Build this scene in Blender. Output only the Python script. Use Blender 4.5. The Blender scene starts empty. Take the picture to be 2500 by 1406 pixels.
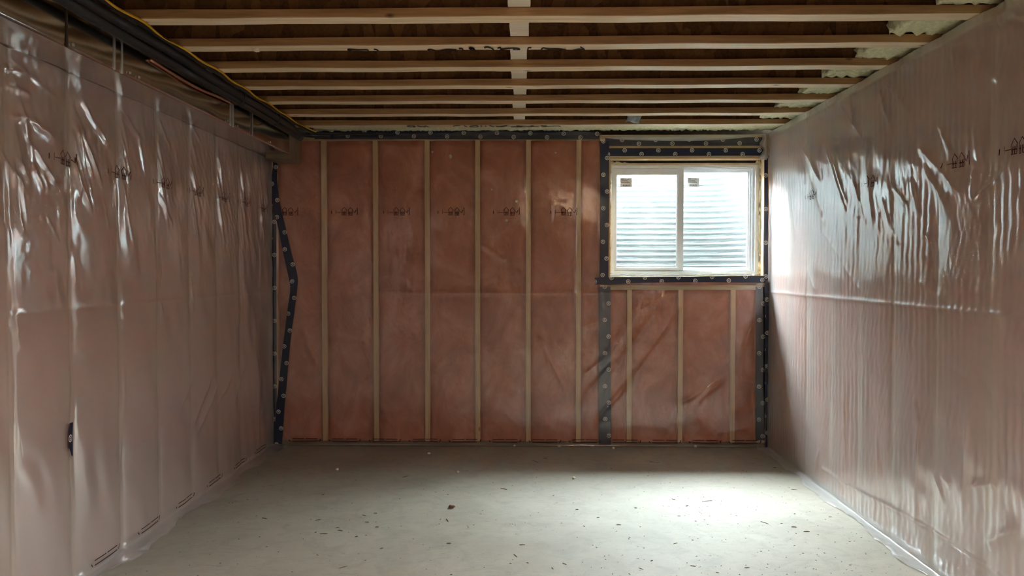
import bpy, bmesh, math, random
import numpy as np
from mathutils import Vector, Matrix

R = math.radians
sc = bpy.context.scene
col = sc.collection
rng = np.random.default_rng(7)
random.seed(7)

# ------------------------------------------------------------------ camera
F = 1850.0                       # focal length in pixels of the 2500 px wide frame
CAM = Vector((0.0, 0.0, 1.43))
YAW = math.atan(35 / F)          # aimed slightly left
PITCH = math.atan(48 / F)        # and slightly down
cam_data = bpy.data.cameras.new('camera')
cam_data.sensor_width = 36.0
cam_data.lens = F / 2500 * 36.0
cam_data.clip_start = 0.05
cam = bpy.data.objects.new('camera', cam_data)
cam.location = CAM
cam.rotation_euler = (R(90) - PITCH, 0, YAW)
col.objects.link(cam)
sc.camera = cam

# ------------------------------------------------------------------ world, sun, exposure
world = bpy.data.worlds.new('overcast_sky')
sc.world = world
world.use_nodes = True
bg = world.node_tree.nodes['Background']
bg.inputs['Color'].default_value = (0.82, 0.94, 1.0, 1)
bg.inputs['Strength'].default_value = 140.0

sun_d = bpy.data.lights.new('hazy_sun', 'SUN')
sun_d.energy = 0.6
sun_d.angle = R(14)
sun_d.color = (1.0, 0.98, 0.94)
sun = bpy.data.objects.new('hazy_sun', sun_d)
_dir = Vector((math.sin(R(14)) * math.cos(R(54)), -math.cos(R(14)) * math.cos(R(54)), -math.sin(R(54))))
sun.rotation_euler = _dir.to_track_quat('-Z', 'Y').to_euler()
sun.location = (0.5, 12, 9)
col.objects.link(sun)

sc.view_settings.view_transform = 'Standard'
sc.view_settings.look = 'None'
sc.view_settings.gamma = 1.0
sc.view_settings.use_curve_mapping = False
sc.view_settings.exposure = 0.72
sc.cycles.max_bounces = 6
sc.cycles.diffuse_bounces = 4
sc.cycles.glossy_bounces = 3
sc.cycles.transparent_max_bounces = 8
sc.cycles.adaptive_threshold = 0.25
sc.cycles.adaptive_min_samples = 20
sc.cycles.use_guiding = False
sc.cycles.caustics_reflective = False
sc.cycles.caustics_refractive = False
sc.cycles.sample_clamp_indirect = 20.0

# ------------------------------------------------------------------ room measures
XL, XR, YB = -2.04, 1.92, 6.05   # faces of the plastic film on the three walls
YR = -2.6                        # far end of the room behind the camera
ZJ = 2.503                       # underside of the joists
ZT = 2.745                       # underside of the subfloor

_cy, _sy, _cp, _sp = math.cos(YAW), math.sin(YAW), math.cos(PITCH), math.sin(PITCH)
FWD = Vector((-_sy * _cp, _cy * _cp, -_sp))
RGT = Vector((_cy, _sy, 0))
UPV = RGT.cross(FWD)


def at(px, py, axis, val):
    """point of the plane axis=val seen at photograph pixel (px, py)"""
    d = FWD + RGT * ((px - 1250) / F) + UPV * ((703 - py) / F)
    i = 'xyz'.index(axis)
    t = (val - CAM[i]) / d[i]
    return CAM + d * t


def wall_sz(px, py, wall):
    """pixel -> (s, z) on a film wall"""
    if wall == 'left':
        p = at(px, py, 'x', XL); return p.y, p.z
    if wall == 'right':
        p = at(px, py, 'x', XR); return p.y, p.z
    p = at(px, py, 'y', YB); return p.x, p.z


def wall_pt(s, z, h, wall):
    if wall == 'left':
        return (XL + h, s, z)
    if wall == 'right':
        return (XR - h, s, z)
    return (s, YB - h, z)


# ------------------------------------------------------------------ object helpers
def tag(o, label=None, cat=None, group=None, kind=None):
    if label: o['label'] = label
    if cat: o['category'] = cat
    if group: o['group'] = group
    if kind: o['kind'] = kind
    return o


def empty(name, loc=(0, 0, 0)):
    o = bpy.data.objects.new(name, None)
    o.location = loc
    o.empty_display_size = 0.1
    col.objects.link(o)
    return o


def link(name, me, mat=None, parent=None, loc=None):
    if mat is not None and not me.materials:
        me.materials.append(mat)
    o = bpy.data.objects.new(name, me)
    col.objects.link(o)
    if parent is not None:
        o.parent = parent
        o.matrix_parent_inverse = Matrix.Translation(parent.location).inverted()
    if loc is not None:
        o.location = loc
    return o


def mesh(name, verts, faces, smooth=False, uvs=None):
    me = bpy.data.meshes.new(name)
    me.from_pydata([tuple(v) for v in verts], [], [tuple(f) for f in faces])
    if smooth:
        me.polygons.foreach_set('use_smooth', [True] * len(me.polygons))
    if uvs is not None:
        lay = me.uv_layers.new(name='UVMap')
        idx = np.empty(len(me.loops), dtype=np.int32)
        me.loops.foreach_get('vertex_index', idx)
        lay.data.foreach_set('uv', np.asarray(uvs, dtype=np.float32)[idx].ravel())
    me.update()
    return me


class MB:
    def __init__(s):
        s.v, s.f = [], []

    def box(s, x0, x1, y0, y1, z0, z1):
        b = len(s.v)
        s.v += [(x0, y0, z0), (x1, y0, z0), (x1, y1, z0), (x0, y1, z0),
                (x0, y0, z1), (x1, y0, z1), (x1, y1, z1), (x0, y1, z1)]
        for f in ((0, 3, 2, 1), (4, 5, 6, 7), (0, 1, 5, 4), (1, 2, 6, 5), (2, 3, 7, 6), (3, 0, 4, 7)):
            s.f.append(tuple(b + i for i in f))
        return s

    def add(s, verts, faces):
        b = len(s.v)
        s.v += [tuple(v) for v in verts]
        s.f += [tuple(b + i for i in f) for f in faces]
        return s

    def tube(s, pts, rad, n=10, cap=True):
        pts = [Vector(p) for p in pts]
        rads = rad if isinstance(rad, (list, tuple)) else [rad] * len(pts)
        b = len(s.v)
        t0 = (pts[1] - pts[0]).normalized()
        nrm = t0.cross(Vector((0, 0, 1)))
        if nrm.length < 1e-4:
            nrm = Vector((1, 0, 0))
        nrm.normalize()
        for i, p in enumerate(pts):
            t = (pts[min(i + 1, len(pts) - 1)] - pts[max(i - 1, 0)]).normalized()
            nrm = (nrm - t * nrm.dot(t)).normalized()
            bi = t.cross(nrm)
            for k in range(n):
                a = 2 * math.pi * k / n
                s.v.append(tuple(p + (nrm * math.cos(a) + bi * math.sin(a)) * rads[i]))
        for i in range(len(pts) - 1):
            for k in range(n):
                k2 = (k + 1) % n
                s.f.append((b + i * n + k, b + i * n + k2, b + (i + 1) * n + k2, b + (i + 1) * n + k))
        if cap:
            s.f.append(tuple(b + k for k in range(n))[::-1])
            s.f.append(tuple(b + (len(pts) - 1) * n + k for k in range(n)))
        return s

    def build(s, name, mat, parent=None, smooth=False, bevel=0):
        me = mesh(name, s.v, s.f, smooth)
        if bevel:
            bm = bmesh.new(); bm.from_mesh(me)
            bmesh.ops.bevel(bm, geom=bm.edges[:], offset=bevel, segments=1, affect='EDGES')
            bm.to_mesh(me); bm.free()
        return link(name, me, mat, parent)


def box(name, x0, x1, y0, y1, z0, z1, mat, parent=None, bevel=0.0):
    """box mesh with its origin at its own centre"""
    c = ((x0 + x1) / 2, (y0 + y1) / 2, (z0 + z1) / 2)
    m = MB().box(x0 - c[0], x1 - c[0], y0 - c[1], y1 - c[1], z0 - c[2], z1 - c[2])
    o = m.build(name, mat, parent, bevel=bevel)
    o.location = c
    return o


def smooth_path(pts, n=8):
    """Catmull-Rom through pts"""
    P = [Vector(p) for p in pts]
    P = [P[0] * 2 - P[1]] + P + [P[-1] * 2 - P[-2]]
    out = []
    for i in range(1, len(P) - 2):
        for k in range(n):
            t = k / n
            a, b, c, d = P[i - 1], P[i], P[i + 1], P[i + 2]
            out.append(0.5 * ((2 * b) + (c - a) * t + (2 * a - 5 * b + 4 * c - d) * t * t + (3 * b - a - 3 * c + d) * t ** 3))
    out.append(P[-2])
    return out


# ------------------------------------------------------------------ materials
class NT:
    def __init__(s, name):
        s.m = bpy.data.materials.new(name)
        s.m.use_nodes = True
        s.t = s.m.node_tree
        s.t.nodes.clear()
        s.out = s.n('ShaderNodeOutputMaterial')

    def n(s, typ, **kw):
        nd = s.t.nodes.new(typ)
        for k, v in kw.items():
            if k in nd.inputs.keys() if hasattr(nd, 'inputs') else False:
                nd.inputs[k].default_value = v
            else:
                setattr(nd, k, v)
        return nd

    def l(s, a, b):
        s.t.links.new(a, b)

    def val(s, sock, v):
        if isinstance(v, bpy.types.NodeSocket):
            s.l(v, sock)
        else:
            sock.default_value = v

    def math(s, op, a, b=0.0, c=0.0):
        nd = s.n('ShaderNodeMath', operation=op)
        s.val(nd.inputs[0], a); s.val(nd.inputs[1], b)
        if op in ('MULTIPLY_ADD', 'SMOOTH_MIN'): s.val(nd.inputs[2], c)
        return nd.outputs[0]

    def coord(s, scale=(1, 1, 1), kind='Object', rnd=True):
        tc = s.n('ShaderNodeTexCoord')
        mp = s.n('ShaderNodeMapping')
        mp.inputs['Scale'].default_value = scale
        s.l(tc.outputs[kind], mp.inputs['Vector'])
        if rnd:
            oi = s.n('ShaderNodeObjectInfo')
            mul = s.math('MULTIPLY', oi.outputs['Random'], 37.0)
            s.l(mul, mp.inputs['Location'])
        return mp.outputs[0]

    def noise(s, vec, scale=5, detail=4, rough=0.55, dist=0.0):
        nd = s.n('ShaderNodeTexNoise')
        nd.inputs['Scale'].default_value = scale
        nd.inputs['Detail'].default_value = detail
        nd.inputs['Roughness'].default_value = rough
        nd.inputs['Distortion'].default_value = dist
        s.l(vec, nd.inputs['Vector'])
        return nd.outputs['Fac']

    def ramp(s, fac, stops):
        nd = s.n('ShaderNodeValToRGB')
        e = nd.color_ramp.elements
        while len(e) < len(stops): e.new(0.5)
        for i, (p, c) in enumerate(stops):
            e[i].position = p
            e[i].color = (c[0], c[1], c[2], 1) if len(c) == 3 else c
        s.l(fac, nd.inputs['Fac'])
        return nd.outputs['Color']

    def mix(s, fac, a, b, mode='MIX'):
        nd = s.n('ShaderNodeMix', data_type='RGBA', blend_type=mode)
        s.val(nd.inputs['Factor'], fac)
        for sk, v in ((nd.inputs[6], a), (nd.inputs[7], b)):
            if isinstance(v, bpy.types.NodeSocket): s.l(v, sk)
            else: sk.default_value = (v[0], v[1], v[2], 1)
        return nd.outputs[2]

    def bump(s, h, strength=0.3, dist=0.01):
        nd = s.n('ShaderNodeBump')
        nd.inputs['Strength'].default_value = strength
        nd.inputs['Distance'].default_value = dist
        s.l(h, nd.inputs['Height'])
        return nd.outputs[0]

    def schlick(s, f0, nrm=None):
        """two-sided Fresnel, so that light leaving a thin sheet is not totally reflected"""
        lw = s.n('ShaderNodeLayerWeight'); lw.inputs['Blend'].default_value = 0.5
        if nrm is not None: s.l(nrm, lw.inputs['Normal'])
        return s.math('MULTIPLY_ADD', s.math('POWER', lw.outputs['Facing'], 5.0), 1 - f0, f0)

    def bsdf(s, colr, rough=0.6, metal=0.0, nrm=None, spec=0.5):
        nd = s.n('ShaderNodeBsdfPrincipled')
        if isinstance(colr, bpy.types.NodeSocket): s.l(colr, nd.inputs['Base Color'])
        else: nd.inputs['Base Color'].default_value = (*colr, 1)
        s.val(nd.inputs['Roughness'], rough)
        nd.inputs['Metallic'].default_value = metal
        nd.inputs['Specular IOR Level'].default_value = spec
        if nrm is not None: s.l(nrm, nd.inputs['Normal'])
        s.l(nd.outputs[0], s.out.inputs['Surface'])
        return nd


def mat_wood(name, axis, light=(0.60, 0.43, 0.24), dark=(0.40, 0.25, 0.11), knots=True):
    m = NT(name)
    sc_ = [14, 14, 14]; sc_['xyz'.index(axis)] = 0.9
    v = m.coord(tuple(sc_))
    g = m.noise(v, 3.0, 3, 0.6, 0.6)
    c = m.ramp(g, [(0.3, dark), (0.62, light)])
    sk = [3.5, 3.5, 3.5]; sk['xyz'.index(axis)] = 1.6
    v2 = m.coord(tuple(sk))
    vo = m.n('ShaderNodeTexVoronoi'); vo.inputs['Scale'].default_value = 2.2
    m.l(v2, vo.inputs['Vector'])
    k = m.ramp(vo.outputs['Distance'], [(0.03, (1, 1, 1)), (0.10, (0, 0, 0))])
    if knots:
        c = m.mix(k, c, (0.12, 0.05, 0.02))
    m.bsdf(c, 0.42, 0, m.bump(g, 0.2, 0.004), 0.55)
    return m.m


M = {}
M['wood_x'] = mat_wood('softwood_x', 'x')
M['wood_y'] = mat_wood('softwood_y', 'y')
M['wood_z'] = mat_wood('softwood_z', 'z', light=(0.80, 0.54, 0.31), dark=(0.66, 0.42, 0.22))
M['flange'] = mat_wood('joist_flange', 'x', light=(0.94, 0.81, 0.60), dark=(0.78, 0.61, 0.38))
M['flange_side_shade'] = mat_wood('joist_flange_side_shade', 'x', light=(0.46, 0.28, 0.12), dark=(0.30, 0.16, 0.06))  # same wood as the undersides, darkened to paint in side-face shade
M['plate'] = mat_wood('treated_plate', 'x', light=(0.26, 0.19, 0.11), dark=(0.17, 0.12, 0.07))
M['block'] = mat_wood('pale_block', 'x', light=(0.92, 0.86, 0.72), dark=(0.80, 0.72, 0.56), knots=False)

# oriented strand board of the webs and subfloor
m = NT('strand_board')
v = m.coord((1, 1, 1))
vo = m.n('ShaderNodeTexVoronoi', feature='F1'); vo.inputs['Scale'].default_value = 13
vv = m.n('ShaderNodeMapping'); vv.inputs['Scale'].default_value = (1.6, 1, 0.5); vv.inputs['Rotation'].default_value = (0, R(25), 0)
m.l(v, vv.inputs[0]); m.l(vv.outputs[0], vo.inputs['Vector'])
c1 = m.ramp(vo.outputs['Color'], [(0.1, (0.06, 0.026, 0.009)), (0.5, (0.15, 0.07, 0.025)), (0.9, (0.30, 0.15, 0.05))])
g = m.noise(v, 60, 3)
c1 = m.mix(0.5, c1, m.ramp(g, [(0.3, (0.08, 0.04, 0.013)), (0.7, (0.20, 0.10, 0.035))]))
m.bsdf(c1, 0.8, 0, m.bump(vo.outputs['Distance'], 0.2, 0.004), 0.2)
M['osb'] = m.m

# pink glass fibre batts
m = NT('pink_glass_fibre')
v = m.coord((1, 1, 0.7))
n1 = m.noise(v, 4.0, 4, 0.62, 0.8)
n2 = m.noise(v, 16, 4, 0.6)
c1 = m.ramp(n1, [(0.30, (0.42, 0.125, 0.068)), (0.5, (0.66, 0.24, 0.155)), (0.70, (0.82, 0.40, 0.32))])
c1 = m.mix(m.math('MULTIPLY', n2, 0.6), c1, (0.54, 0.225, 0.10))
m.bsdf(c1, 1.0, 0, m.bump(n2, 0.5, 0.02), 0.0)
M['batt'] = m.m

# translucent polyethylene film
def mat_film(name, milky, rough, bumpS, f0=0.07, haze=0.0):
    m = NT(name)
    v = m.coord((1, 1, 1), rnd=False)
    fine = m.n('ShaderNodeMapping'); fine.inputs['Scale'].default_value = (1, 1, 0.35)
    m.l(v, fine.inputs[0])
    n2 = m.noise(fine.outputs[0], 26, 1.5, 0.5, 0.0)
    nb = m.bump(n2, bumpS, 0.006) if bumpS > 0.2 else None
    tr = m.n('ShaderNodeBsdfTransparent'); tr.inputs[0].default_value = (0.94, 0.935, 0.925, 1)
    df = m.n('ShaderNodeBsdfDiffuse'); df.inputs[0].default_value = (0.90, 0.89, 0.88, 1)
    if nb is not None: m.l(nb, df.inputs['Normal'])
    gl = m.n('ShaderNodeBsdfGlossy'); gl.inputs['Roughness'].default_value = rough
    gl.inputs[0].default_value = (1, 1, 1, 1)
    if nb is not None: m.l(nb, gl.inputs['Normal'])
    fr = m.schlick(f0, nb)
    mx1 = m.n('ShaderNodeMixShader')
    mx1.inputs[0].default_value = milky
    tl = m.n('ShaderNodeBsdfTranslucent'); tl.inputs[0].default_value = (0.92, 0.90, 0.88, 1)
    mx0 = m.n('ShaderNodeMixShader'); mx0.inputs[0].default_value = 0.45
    m.l(df.outputs[0], mx0.inputs[1]); m.l(tl.outputs[0], mx0.inputs[2])
    m.l(tr.outputs[0], mx1.inputs[1]); m.l(mx0.outputs[0], mx1.inputs[2])
    mx2 = m.n('ShaderNodeMixShader')
    gsock = gl.outputs[0]
    if haze > 0:                 # part of the sheen is a broad haze
        g2 = m.n('ShaderNodeBsdfGlossy'); g2.inputs['Roughness'].default_value = 0.31
        g2.inputs[0].default_value = (1, 1, 1, 1)
        if nb is not None: m.l(nb, g2.inputs['Normal'])
        mg = m.n('ShaderNodeMixShader'); mg.inputs[0].default_value = haze
        m.l(gl.outputs[0], mg.inputs[1]); m.l(g2.outputs[0], mg.inputs[2])
        gsock = mg.outputs[0]
    m.l(fr, mx2.inputs[0]); m.l(mx1.outputs[0], mx2.inputs[1]); m.l(gsock, mx2.inputs[2])
    m.l(mx2.outputs[0], m.out.inputs['Surface'])
    return m.m


M['film_left'] = mat_film('poly_film_left', 0.58, 0.05, 0.08, 0.34, 0.30)
M['film_right'] = mat_film('poly_film_right', 0.60, 0.11, 0.30, 0.22, 0.4)
M['film_back'] = mat_film('poly_film_back', 0.05, 0.13, 0.12, 0.09)
M['film_flap'] = mat_film('poly_film_folded', 0.45, 0.2, 0.15)

# navy sheathing tape with round printed marks (UV in metres)
m = NT('navy_tape')
uv = m.n('ShaderNodeUVMap')
sep = m.n('ShaderNodeSeparateXYZ'); m.l(uv.outputs[0], sep.inputs[0])
U, V = sep.outputs[0], sep.outputs[1]
P = 0.265
def _logo(off, vc):
    du = m.math('SUBTRACT', m.math('FLOORED_MODULO', m.math('ADD', U, off), P), P / 2)
    dv = m.math('SUBTRACT', V, vc)
    r = m.math('SQRT', m.math('ADD', m.math('MULTIPLY', du, du), m.math('MULTIPLY', dv, dv)))
    ring = m.math('MULTIPLY', m.math('LESS_THAN', r, 0.0165), m.math('GREATER_THAN', r, 0.0128))
    k = m.math('FLOORED_MODULO', m.math('ADD', du, m.math('MULTIPLY', dv, 0.25)), 0.0085)
    bars = m.math('MULTIPLY', m.math('LESS_THAN', k, 0.0042),
                  m.math('MULTIPLY', m.math('LESS_THAN', m.math('ABSOLUTE', dv), 0.0075), m.math('LESS_THAN', m.math('ABSOLUTE', du), 0.0085)))
    return m.math('MAXIMUM', ring, bars)
logo = m.math('MAXIMUM', _logo(0.0, 0.016), _logo(P / 2, 0.046))
vb = m.coord((1, 1, 1))
wr = m.noise(vb, 22, 4, 0.6, 1.0)
c1 = m.mix(logo, (0.004, 0.009, 0.034), (0.85, 0.83, 0.76))
m.bsdf(c1, 0.32, 0, m.bump(wr, 0.25, 0.006), 0.5)
M['tape'] = m.m

def simple(name, colr, rough=0.6, metal=0.0, var=0.12, nscale=20, bump=0.1, spec=0.4):
    m = NT(name)
    v = m.coord()
    n1 = m.noise(v, nscale, 2)
    a = tuple(max(0, c * (1 - var)) for c in colr); b = tuple(min(1, c * (1 + var)) for c in colr)
    m.bsdf(m.ramp(n1, [(0.3, a), (0.7, b)]), rough, metal, m.bump(n1, bump, 0.005), spec)
    return m.m

M['ink'] = simple('dark_print_ink', (0.075, 0.028, 0.026), 0.8, spec=0.1)
M['marker'] = simple('black_marker', (0.015, 0.012, 0.012), 0.6, spec=0.2)
M['black_foam'] = simple('black_rubber_foam', (0.012, 0.012, 0.013), 0.42, var=0.3, nscale=30, bump=0.3)
M['black_cable'] = simple('black_cable', (0.010, 0.010, 0.011), 0.4)
M['yellow'] = simple('yellow_cable', (0.62, 0.36, 0.02), 0.45)
M['copper'] = simple('copper_tube', (0.60, 0.30, 0.20), 0.35, 0.9)
M['vinyl'] = simple('white_vinyl', (0.88, 0.92, 0.95), 0.35, var=0.02, bump=0.02)
M['buck'] = simple('pale_buck_wood', (0.76, 0.70, 0.57), 0.7, var=0.1, nscale=12)
M['canfoam'] = simple('cream_canned_foam', (0.78, 0.68, 0.46), 0.8, var=0.15, nscale=40, bump=0.5)
M['spray'] = simple('spray_foam', (0.80, 0.81, 0.55), 0.9, var=0.14, nscale=45, bump=0.7)
M['steel'] = simple('galvanised_corrugation', (0.32, 0.34, 0.34), 0.45, 0.15, var=0.05, nscale=14, bump=0.05)
M['gravel'] = simple('grey_gravel', (0.09, 0.088, 0.08), 0.95, var=0.5, nscale=60, bump=1.0)
M['lawn'] = simple('lawn_soil', (0.20, 0.22, 0.12), 0.95, var=0.4, nscale=20)
M['siding'] = simple('charcoal_siding', (0.10, 0.10, 0.11), 0.7, var=0.04)
M['concrete_wall'] = simple('foundation_concrete', (0.42, 0.40, 0.37), 0.9, var=0.15, nscale=8)
M['drywall'] = simple('grey_parging', (0.30, 0.28, 0.26), 0.8, var=0.02)
M['sliver'] = simple('weathered_wood_chip', (0.11, 0.065, 0.04), 0.8, var=0.5, nscale=90)
M['crumb'] = simple('pale_crumb', (0.75, 0.68, 0.52), 0.85, var=0.1)
M['clod'] = simple('brown_clod', (0.14, 0.075, 0.04), 0.9, var=0.5, nscale=60, bump=0.8)
M['sticker'] = simple('white_sticker', (0.90, 0.93, 0.93), 0.5, var=0.02, bump=0.0)
M['sticker_ink'] = simple('grey_sticker_print', (0.10, 0.12, 0.12), 0.6, var=0.02, bump=0.0)
M['zinc'] = simple('zinc_strap', (0.55, 0.55, 0.52), 0.35, 0.9)
M['plastic_scrap'] = simple('blue_grey_plastic', (0.45, 0.55, 0.58), 0.3, var=0.2)
M['drop'] = simple('dull_duct_wrap', (0.24, 0.17, 0.11), 0.55, 0.2, var=0.2, nscale=12)
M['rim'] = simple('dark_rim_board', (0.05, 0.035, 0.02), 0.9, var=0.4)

# galvanised duct, slightly wavy mirror
m = NT('galvanised_duct')
v = m.coord((1, 1, 1))
n1 = m.noise(v, 2.3, 2, 0.4)
n2 = m.noise(v, 90, 2, 0.5)
c1 = m.ramp(n2, [(0.3, (0.52, 0.51, 0.48)), (0.7, (0.62, 0.61, 0.58))])
m.bsdf(c1, 0.16, 1.0, m.bump(n1, 0.16, 0.05), 0.5)
M['duct'] = m.m

# glass
m = NT('window_glass')
tr = m.n('ShaderNodeBsdfTransparent'); tr.inputs[0].default_value = (0.87, 0.92, 0.91, 1)
gl = m.n('ShaderNodeBsdfGlossy'); gl.inputs['Roughness'].default_value = 0.02
fr = m.schlick(0.04)
mx = m.n('ShaderNodeMixShader')
m.l(fr, mx.inputs[0]); m.l(tr.outputs[0], mx.inputs[1]); m.l(gl.outputs[0], mx.inputs[2])
m.l(mx.outputs[0], m.out.inputs['Surface'])
M['glass'] = m.m

# trowelled concrete floor
m = NT('concrete_floor')
v = m.coord((1, 1, 1), rnd=False)
n1 = m.noise(v, 1.1, 5, 0.6, 0.3)
n2 = m.noise(v, 7, 6, 0.65, 1.2)
n3 = m.noise(v, 130, 2, 0.5)
vs = m.coord((2.5, 9, 1), rnd=False)
n4 = m.noise(vs, 3.0, 5, 0.7, 2.0)
c1 = m.ramp(n1, [(0.3, (0.30, 0.264, 0.208)), (0.65, (0.40, 0.362, 0.298))])
c1 = m.mix(m.math('MULTIPLY', m.ramp(n2, [(0.48, (0, 0, 0)), (0.70, (1, 1, 1))]), 0.45), c1, (0.24, 0.22, 0.185))
c1 = m.mix(m.math('MULTIPLY', m.ramp(n4, [(0.56, (0, 0, 0)), (0.68, (1, 1, 1))]), 0.55), c1, (0.23, 0.21, 0.18))
c1 = m.mix(m.math('MULTIPLY', m.ramp(n3, [(0.62, (0, 0, 0)), (0.72, (1, 1, 1))]), 0.35), c1, (0.18, 0.155, 0.125))
hb = m.math('ADD', m.math('MULTIPLY', n2, 0.7), m.math('MULTIPLY', n4, 0.5))
m.bsdf(c1, 0.62, 0, m.bump(hb, 0.12, 0.01), 0.35)
M['floor'] = m.m

# ------------------------------------------------------------------ the setting: floor, ceiling, walls
fl = box('floor', XL - 0.3, XR + 0.3, YR - 0.2, YB + 0.33, -0.12, 0.0, M['floor'])
tag(fl, 'pale trowelled concrete slab floor', kind='structure')
ce = box('ceiling', XL - 0.3, XR + 0.3, YR - 0.2, YB + 0.33, ZT, ZT + 0.02, M['osb'])
tag(ce, 'strand board subfloor above the joists', kind='structure')

STUD_T, STUD_D = 0.038, 0.089
GAP = 0.006                      # film stands just off the studs
# window opening in the framing
WX0, WX1 = at(1487, 500, 'y', YB).x, at(1864, 500, 'y', YB).x
WZ0, WZ1 = at(1650, 677, 'y', YB).z, at(1650, 387, 'y', YB).z

# back wall: concrete with window opening
y0, y1 = YB + 0.11, YB + 0.23
mb = MB()
mb.box(XL - 0.3, WX0, y0, y1, -0.12, ZJ)
mb.box(WX1, XR + 0.3, y0, y1, -0.12, ZJ)
mb.box(WX0, WX1, y0, y1, -0.12, WZ0 - 0.01)
mb.box(WX0, WX1, y0, y1, WZ1, ZJ)
wb = mb.build('wall_back', M['concrete_wall'])
tag(wb, 'far foundation wall framed with studs and pink insulation', kind='structure')
wl = box('wall_left', XL - 0.32, XL - 0.11, YR - 0.2, YB + 0.11, 0, ZT, M['concrete_wall'])
tag(wl, 'left foundation wall framed with studs and pink insulation', kind='structure')
wr_ = box('wall_right', XR + 0.11, XR + 0.32, YR - 0.2, YB + 0.11, 0, ZT, M['concrete_wall'])
tag(wr_, 'right foundation wall framed with studs and pink insulation', kind='structure')
wn = box('wall_rear', XL - 0.1, XR + 0.1, YR - 0.2, YR, 0, ZT, M['concrete_wall'])
tag(wn, 'grey parged wall behind the viewer', kind='structure')
to = MB().box(XL - 0.3, XR + 0.3, YB + 0.21, YB + 0.23, ZJ, 6.0).box(XL - 0.3, XR + 0.3, YB + 0.23, YB + 0.84, 3.0, 6.0)  # unseen house wall; overhang added to cut off the high sky
o = to.build('wall_outside', M['siding'])
tag(o, 'charcoal siding and added light-blocking overhang of the house above the window well', kind='structure')

# framing
_stud_cache = {}
def stud(parent, cx, cy, z0, z1, along, mat='wood_z', name='stud', w=STUD_T):
    """vertical stud; along = axis of the wall run"""
    key = (round(z1 - z0, 3), along, w)
    if key not in _stud_cache:
        h = (z1 - z0) / 2
        a, b = (w / 2, STUD_D / 2) if along == 'x' else (STUD_D / 2, w / 2)
        me = bpy.data.meshes.new('stud')
        mbb = MB().box(-a, a, -b, b, -h, h)
        me.from_pydata(mbb.v, [], mbb.f); me.update()
        me.materials.append(M[mat])
        _stud_cache[key] = me
    o = link(name, _stud_cache[key], None, parent, (cx, cy, (z0 + z1) / 2))
    return o


def batt(parent, wall, s0, s1, z0, z1, seed):
    """pillow-faced insulation batt filling one bay"""
    r = np.random.default_rng(seed)
    ns, nz = 9, max(8, int((z1 - z0) / 0.06))
    S = np.linspace(s0, s1, ns); Z = np.linspace(z0, z1, nz)
    ph = r.uniform(0, 6.28, 6); am = r.uniform(0.3, 1, 6)
    vs = []
    for z in Z:
        for i, s in enumerate(S):
            u = i / (ns - 1)
            pill = (4 * u * (1 - u)) ** 0.35
            h = -0.038 + 0.022 * pill
            h += 0.006 * (am[0] * math.sin(z * 5 + ph[0]) + am[1] * math.sin(z * 11 + u * 4 + ph[1]) + am[2] * math.sin(u * 6 - z * 7 + ph[2])) * pill
            vs.append(wall_pt(s, z, h - GAP, wall))
    fs = []
    for j in range(nz - 1):
        for i in range(ns - 1):
            a = j * ns + i
            fs.append((a, a + 1, a + ns + 1, a + ns))
    nb = len(vs)
    for (s, z) in ((s0, z0), (s1, z0), (s1, z1), (s0, z1)):
        vs.append(wall_pt(s, z, -0.095, wall))
    top = (nz - 1) * ns
    fs += [(nb, nb + 1, nb + 2, nb + 3)]
    fs += [tuple([nb] + [j * ns for j in range(nz)][::1] + [nb + 3])]
    fs += [tuple([nb + 1] + [j * ns + ns - 1 for j in range(nz)] + [nb + 2])]
    fs += [tuple([nb] + list(range(ns)) + [nb + 1]), tuple([nb + 3] + list(range(top, top + ns)) + [nb + 2])]
    me = mesh('insulation_batt', vs, fs, False)
    k = (nz - 1) * (ns - 1)
    me.polygons.foreach_set('use_smooth', [True] * k + [False] * (len(fs) - k))
    return link('insulation_batt', me, M['batt'], parent)


ZS0, ZS1 = 0.038, 2.45           # stud length between plates
yc = YB + GAP + STUD_D / 2
BS = [at(px, 700, 'y', YB).x for px in (671, 791, 917, 1043, 1166, 1290, 1413)]
for x in BS:
    stud(wb, x, yc, ZS0, ZS1, 'x')
XK = at(1477, 700, 'y', YB).x    # king studs left of the window, under tape
stud(wb, XK - 0.022, yc, ZS0, ZS1, 'x'); stud(wb, XK + 0.022, yc, ZS0, WZ1, 'x')
XC = at(1856, 700, 'y', YB).x
stud(wb, XC, yc, ZS0, WZ0 - 0.05, 'x'); stud(wb, XR - 0.02, yc, ZS0, ZS1, 'x')
ZSILL = at(1650, 702, 'y', YB).z
CR = [at(px, 850, 'y', YB).x for px in (1537, 1662, 1790)]
for x in CR:
    stud(wb, x, yc, ZS0, ZSILL - 0.019, 'x')
yy0, yy1 = YB + GAP, YB + GAP + STUD_D
box('sill_plate', WX0 - 0.01, XC + 0.02, yy0, yy1, ZSILL - 0.019, ZSILL + 0.019, M['wood_x'], wb)
box('bottom_plate', XL - 0.1, XR + 0.1, yy0, yy1, 0.0, 0.038, M['plate'], wb)
box('top_plate', XL - 0.1, XR + 0.1, yy0, yy1, ZS1, ZS1 + 0.038, M['wood_x'], wb)
zz = lambda py: at(1650, py, 'y', YB).z
box('header_board', WX0 - 0.01, XR + 0.02, yy0, yy1, zz(363), zz(356), M['wood_x'], wb)
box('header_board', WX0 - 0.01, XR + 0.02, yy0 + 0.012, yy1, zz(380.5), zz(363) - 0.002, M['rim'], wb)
box('header_board', WX0 - 0.01, XR + 0.02, yy0 - 0.012, yy1, zz(388), zz(380.5) - 0.001, M['wood_x'], wb)
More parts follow.
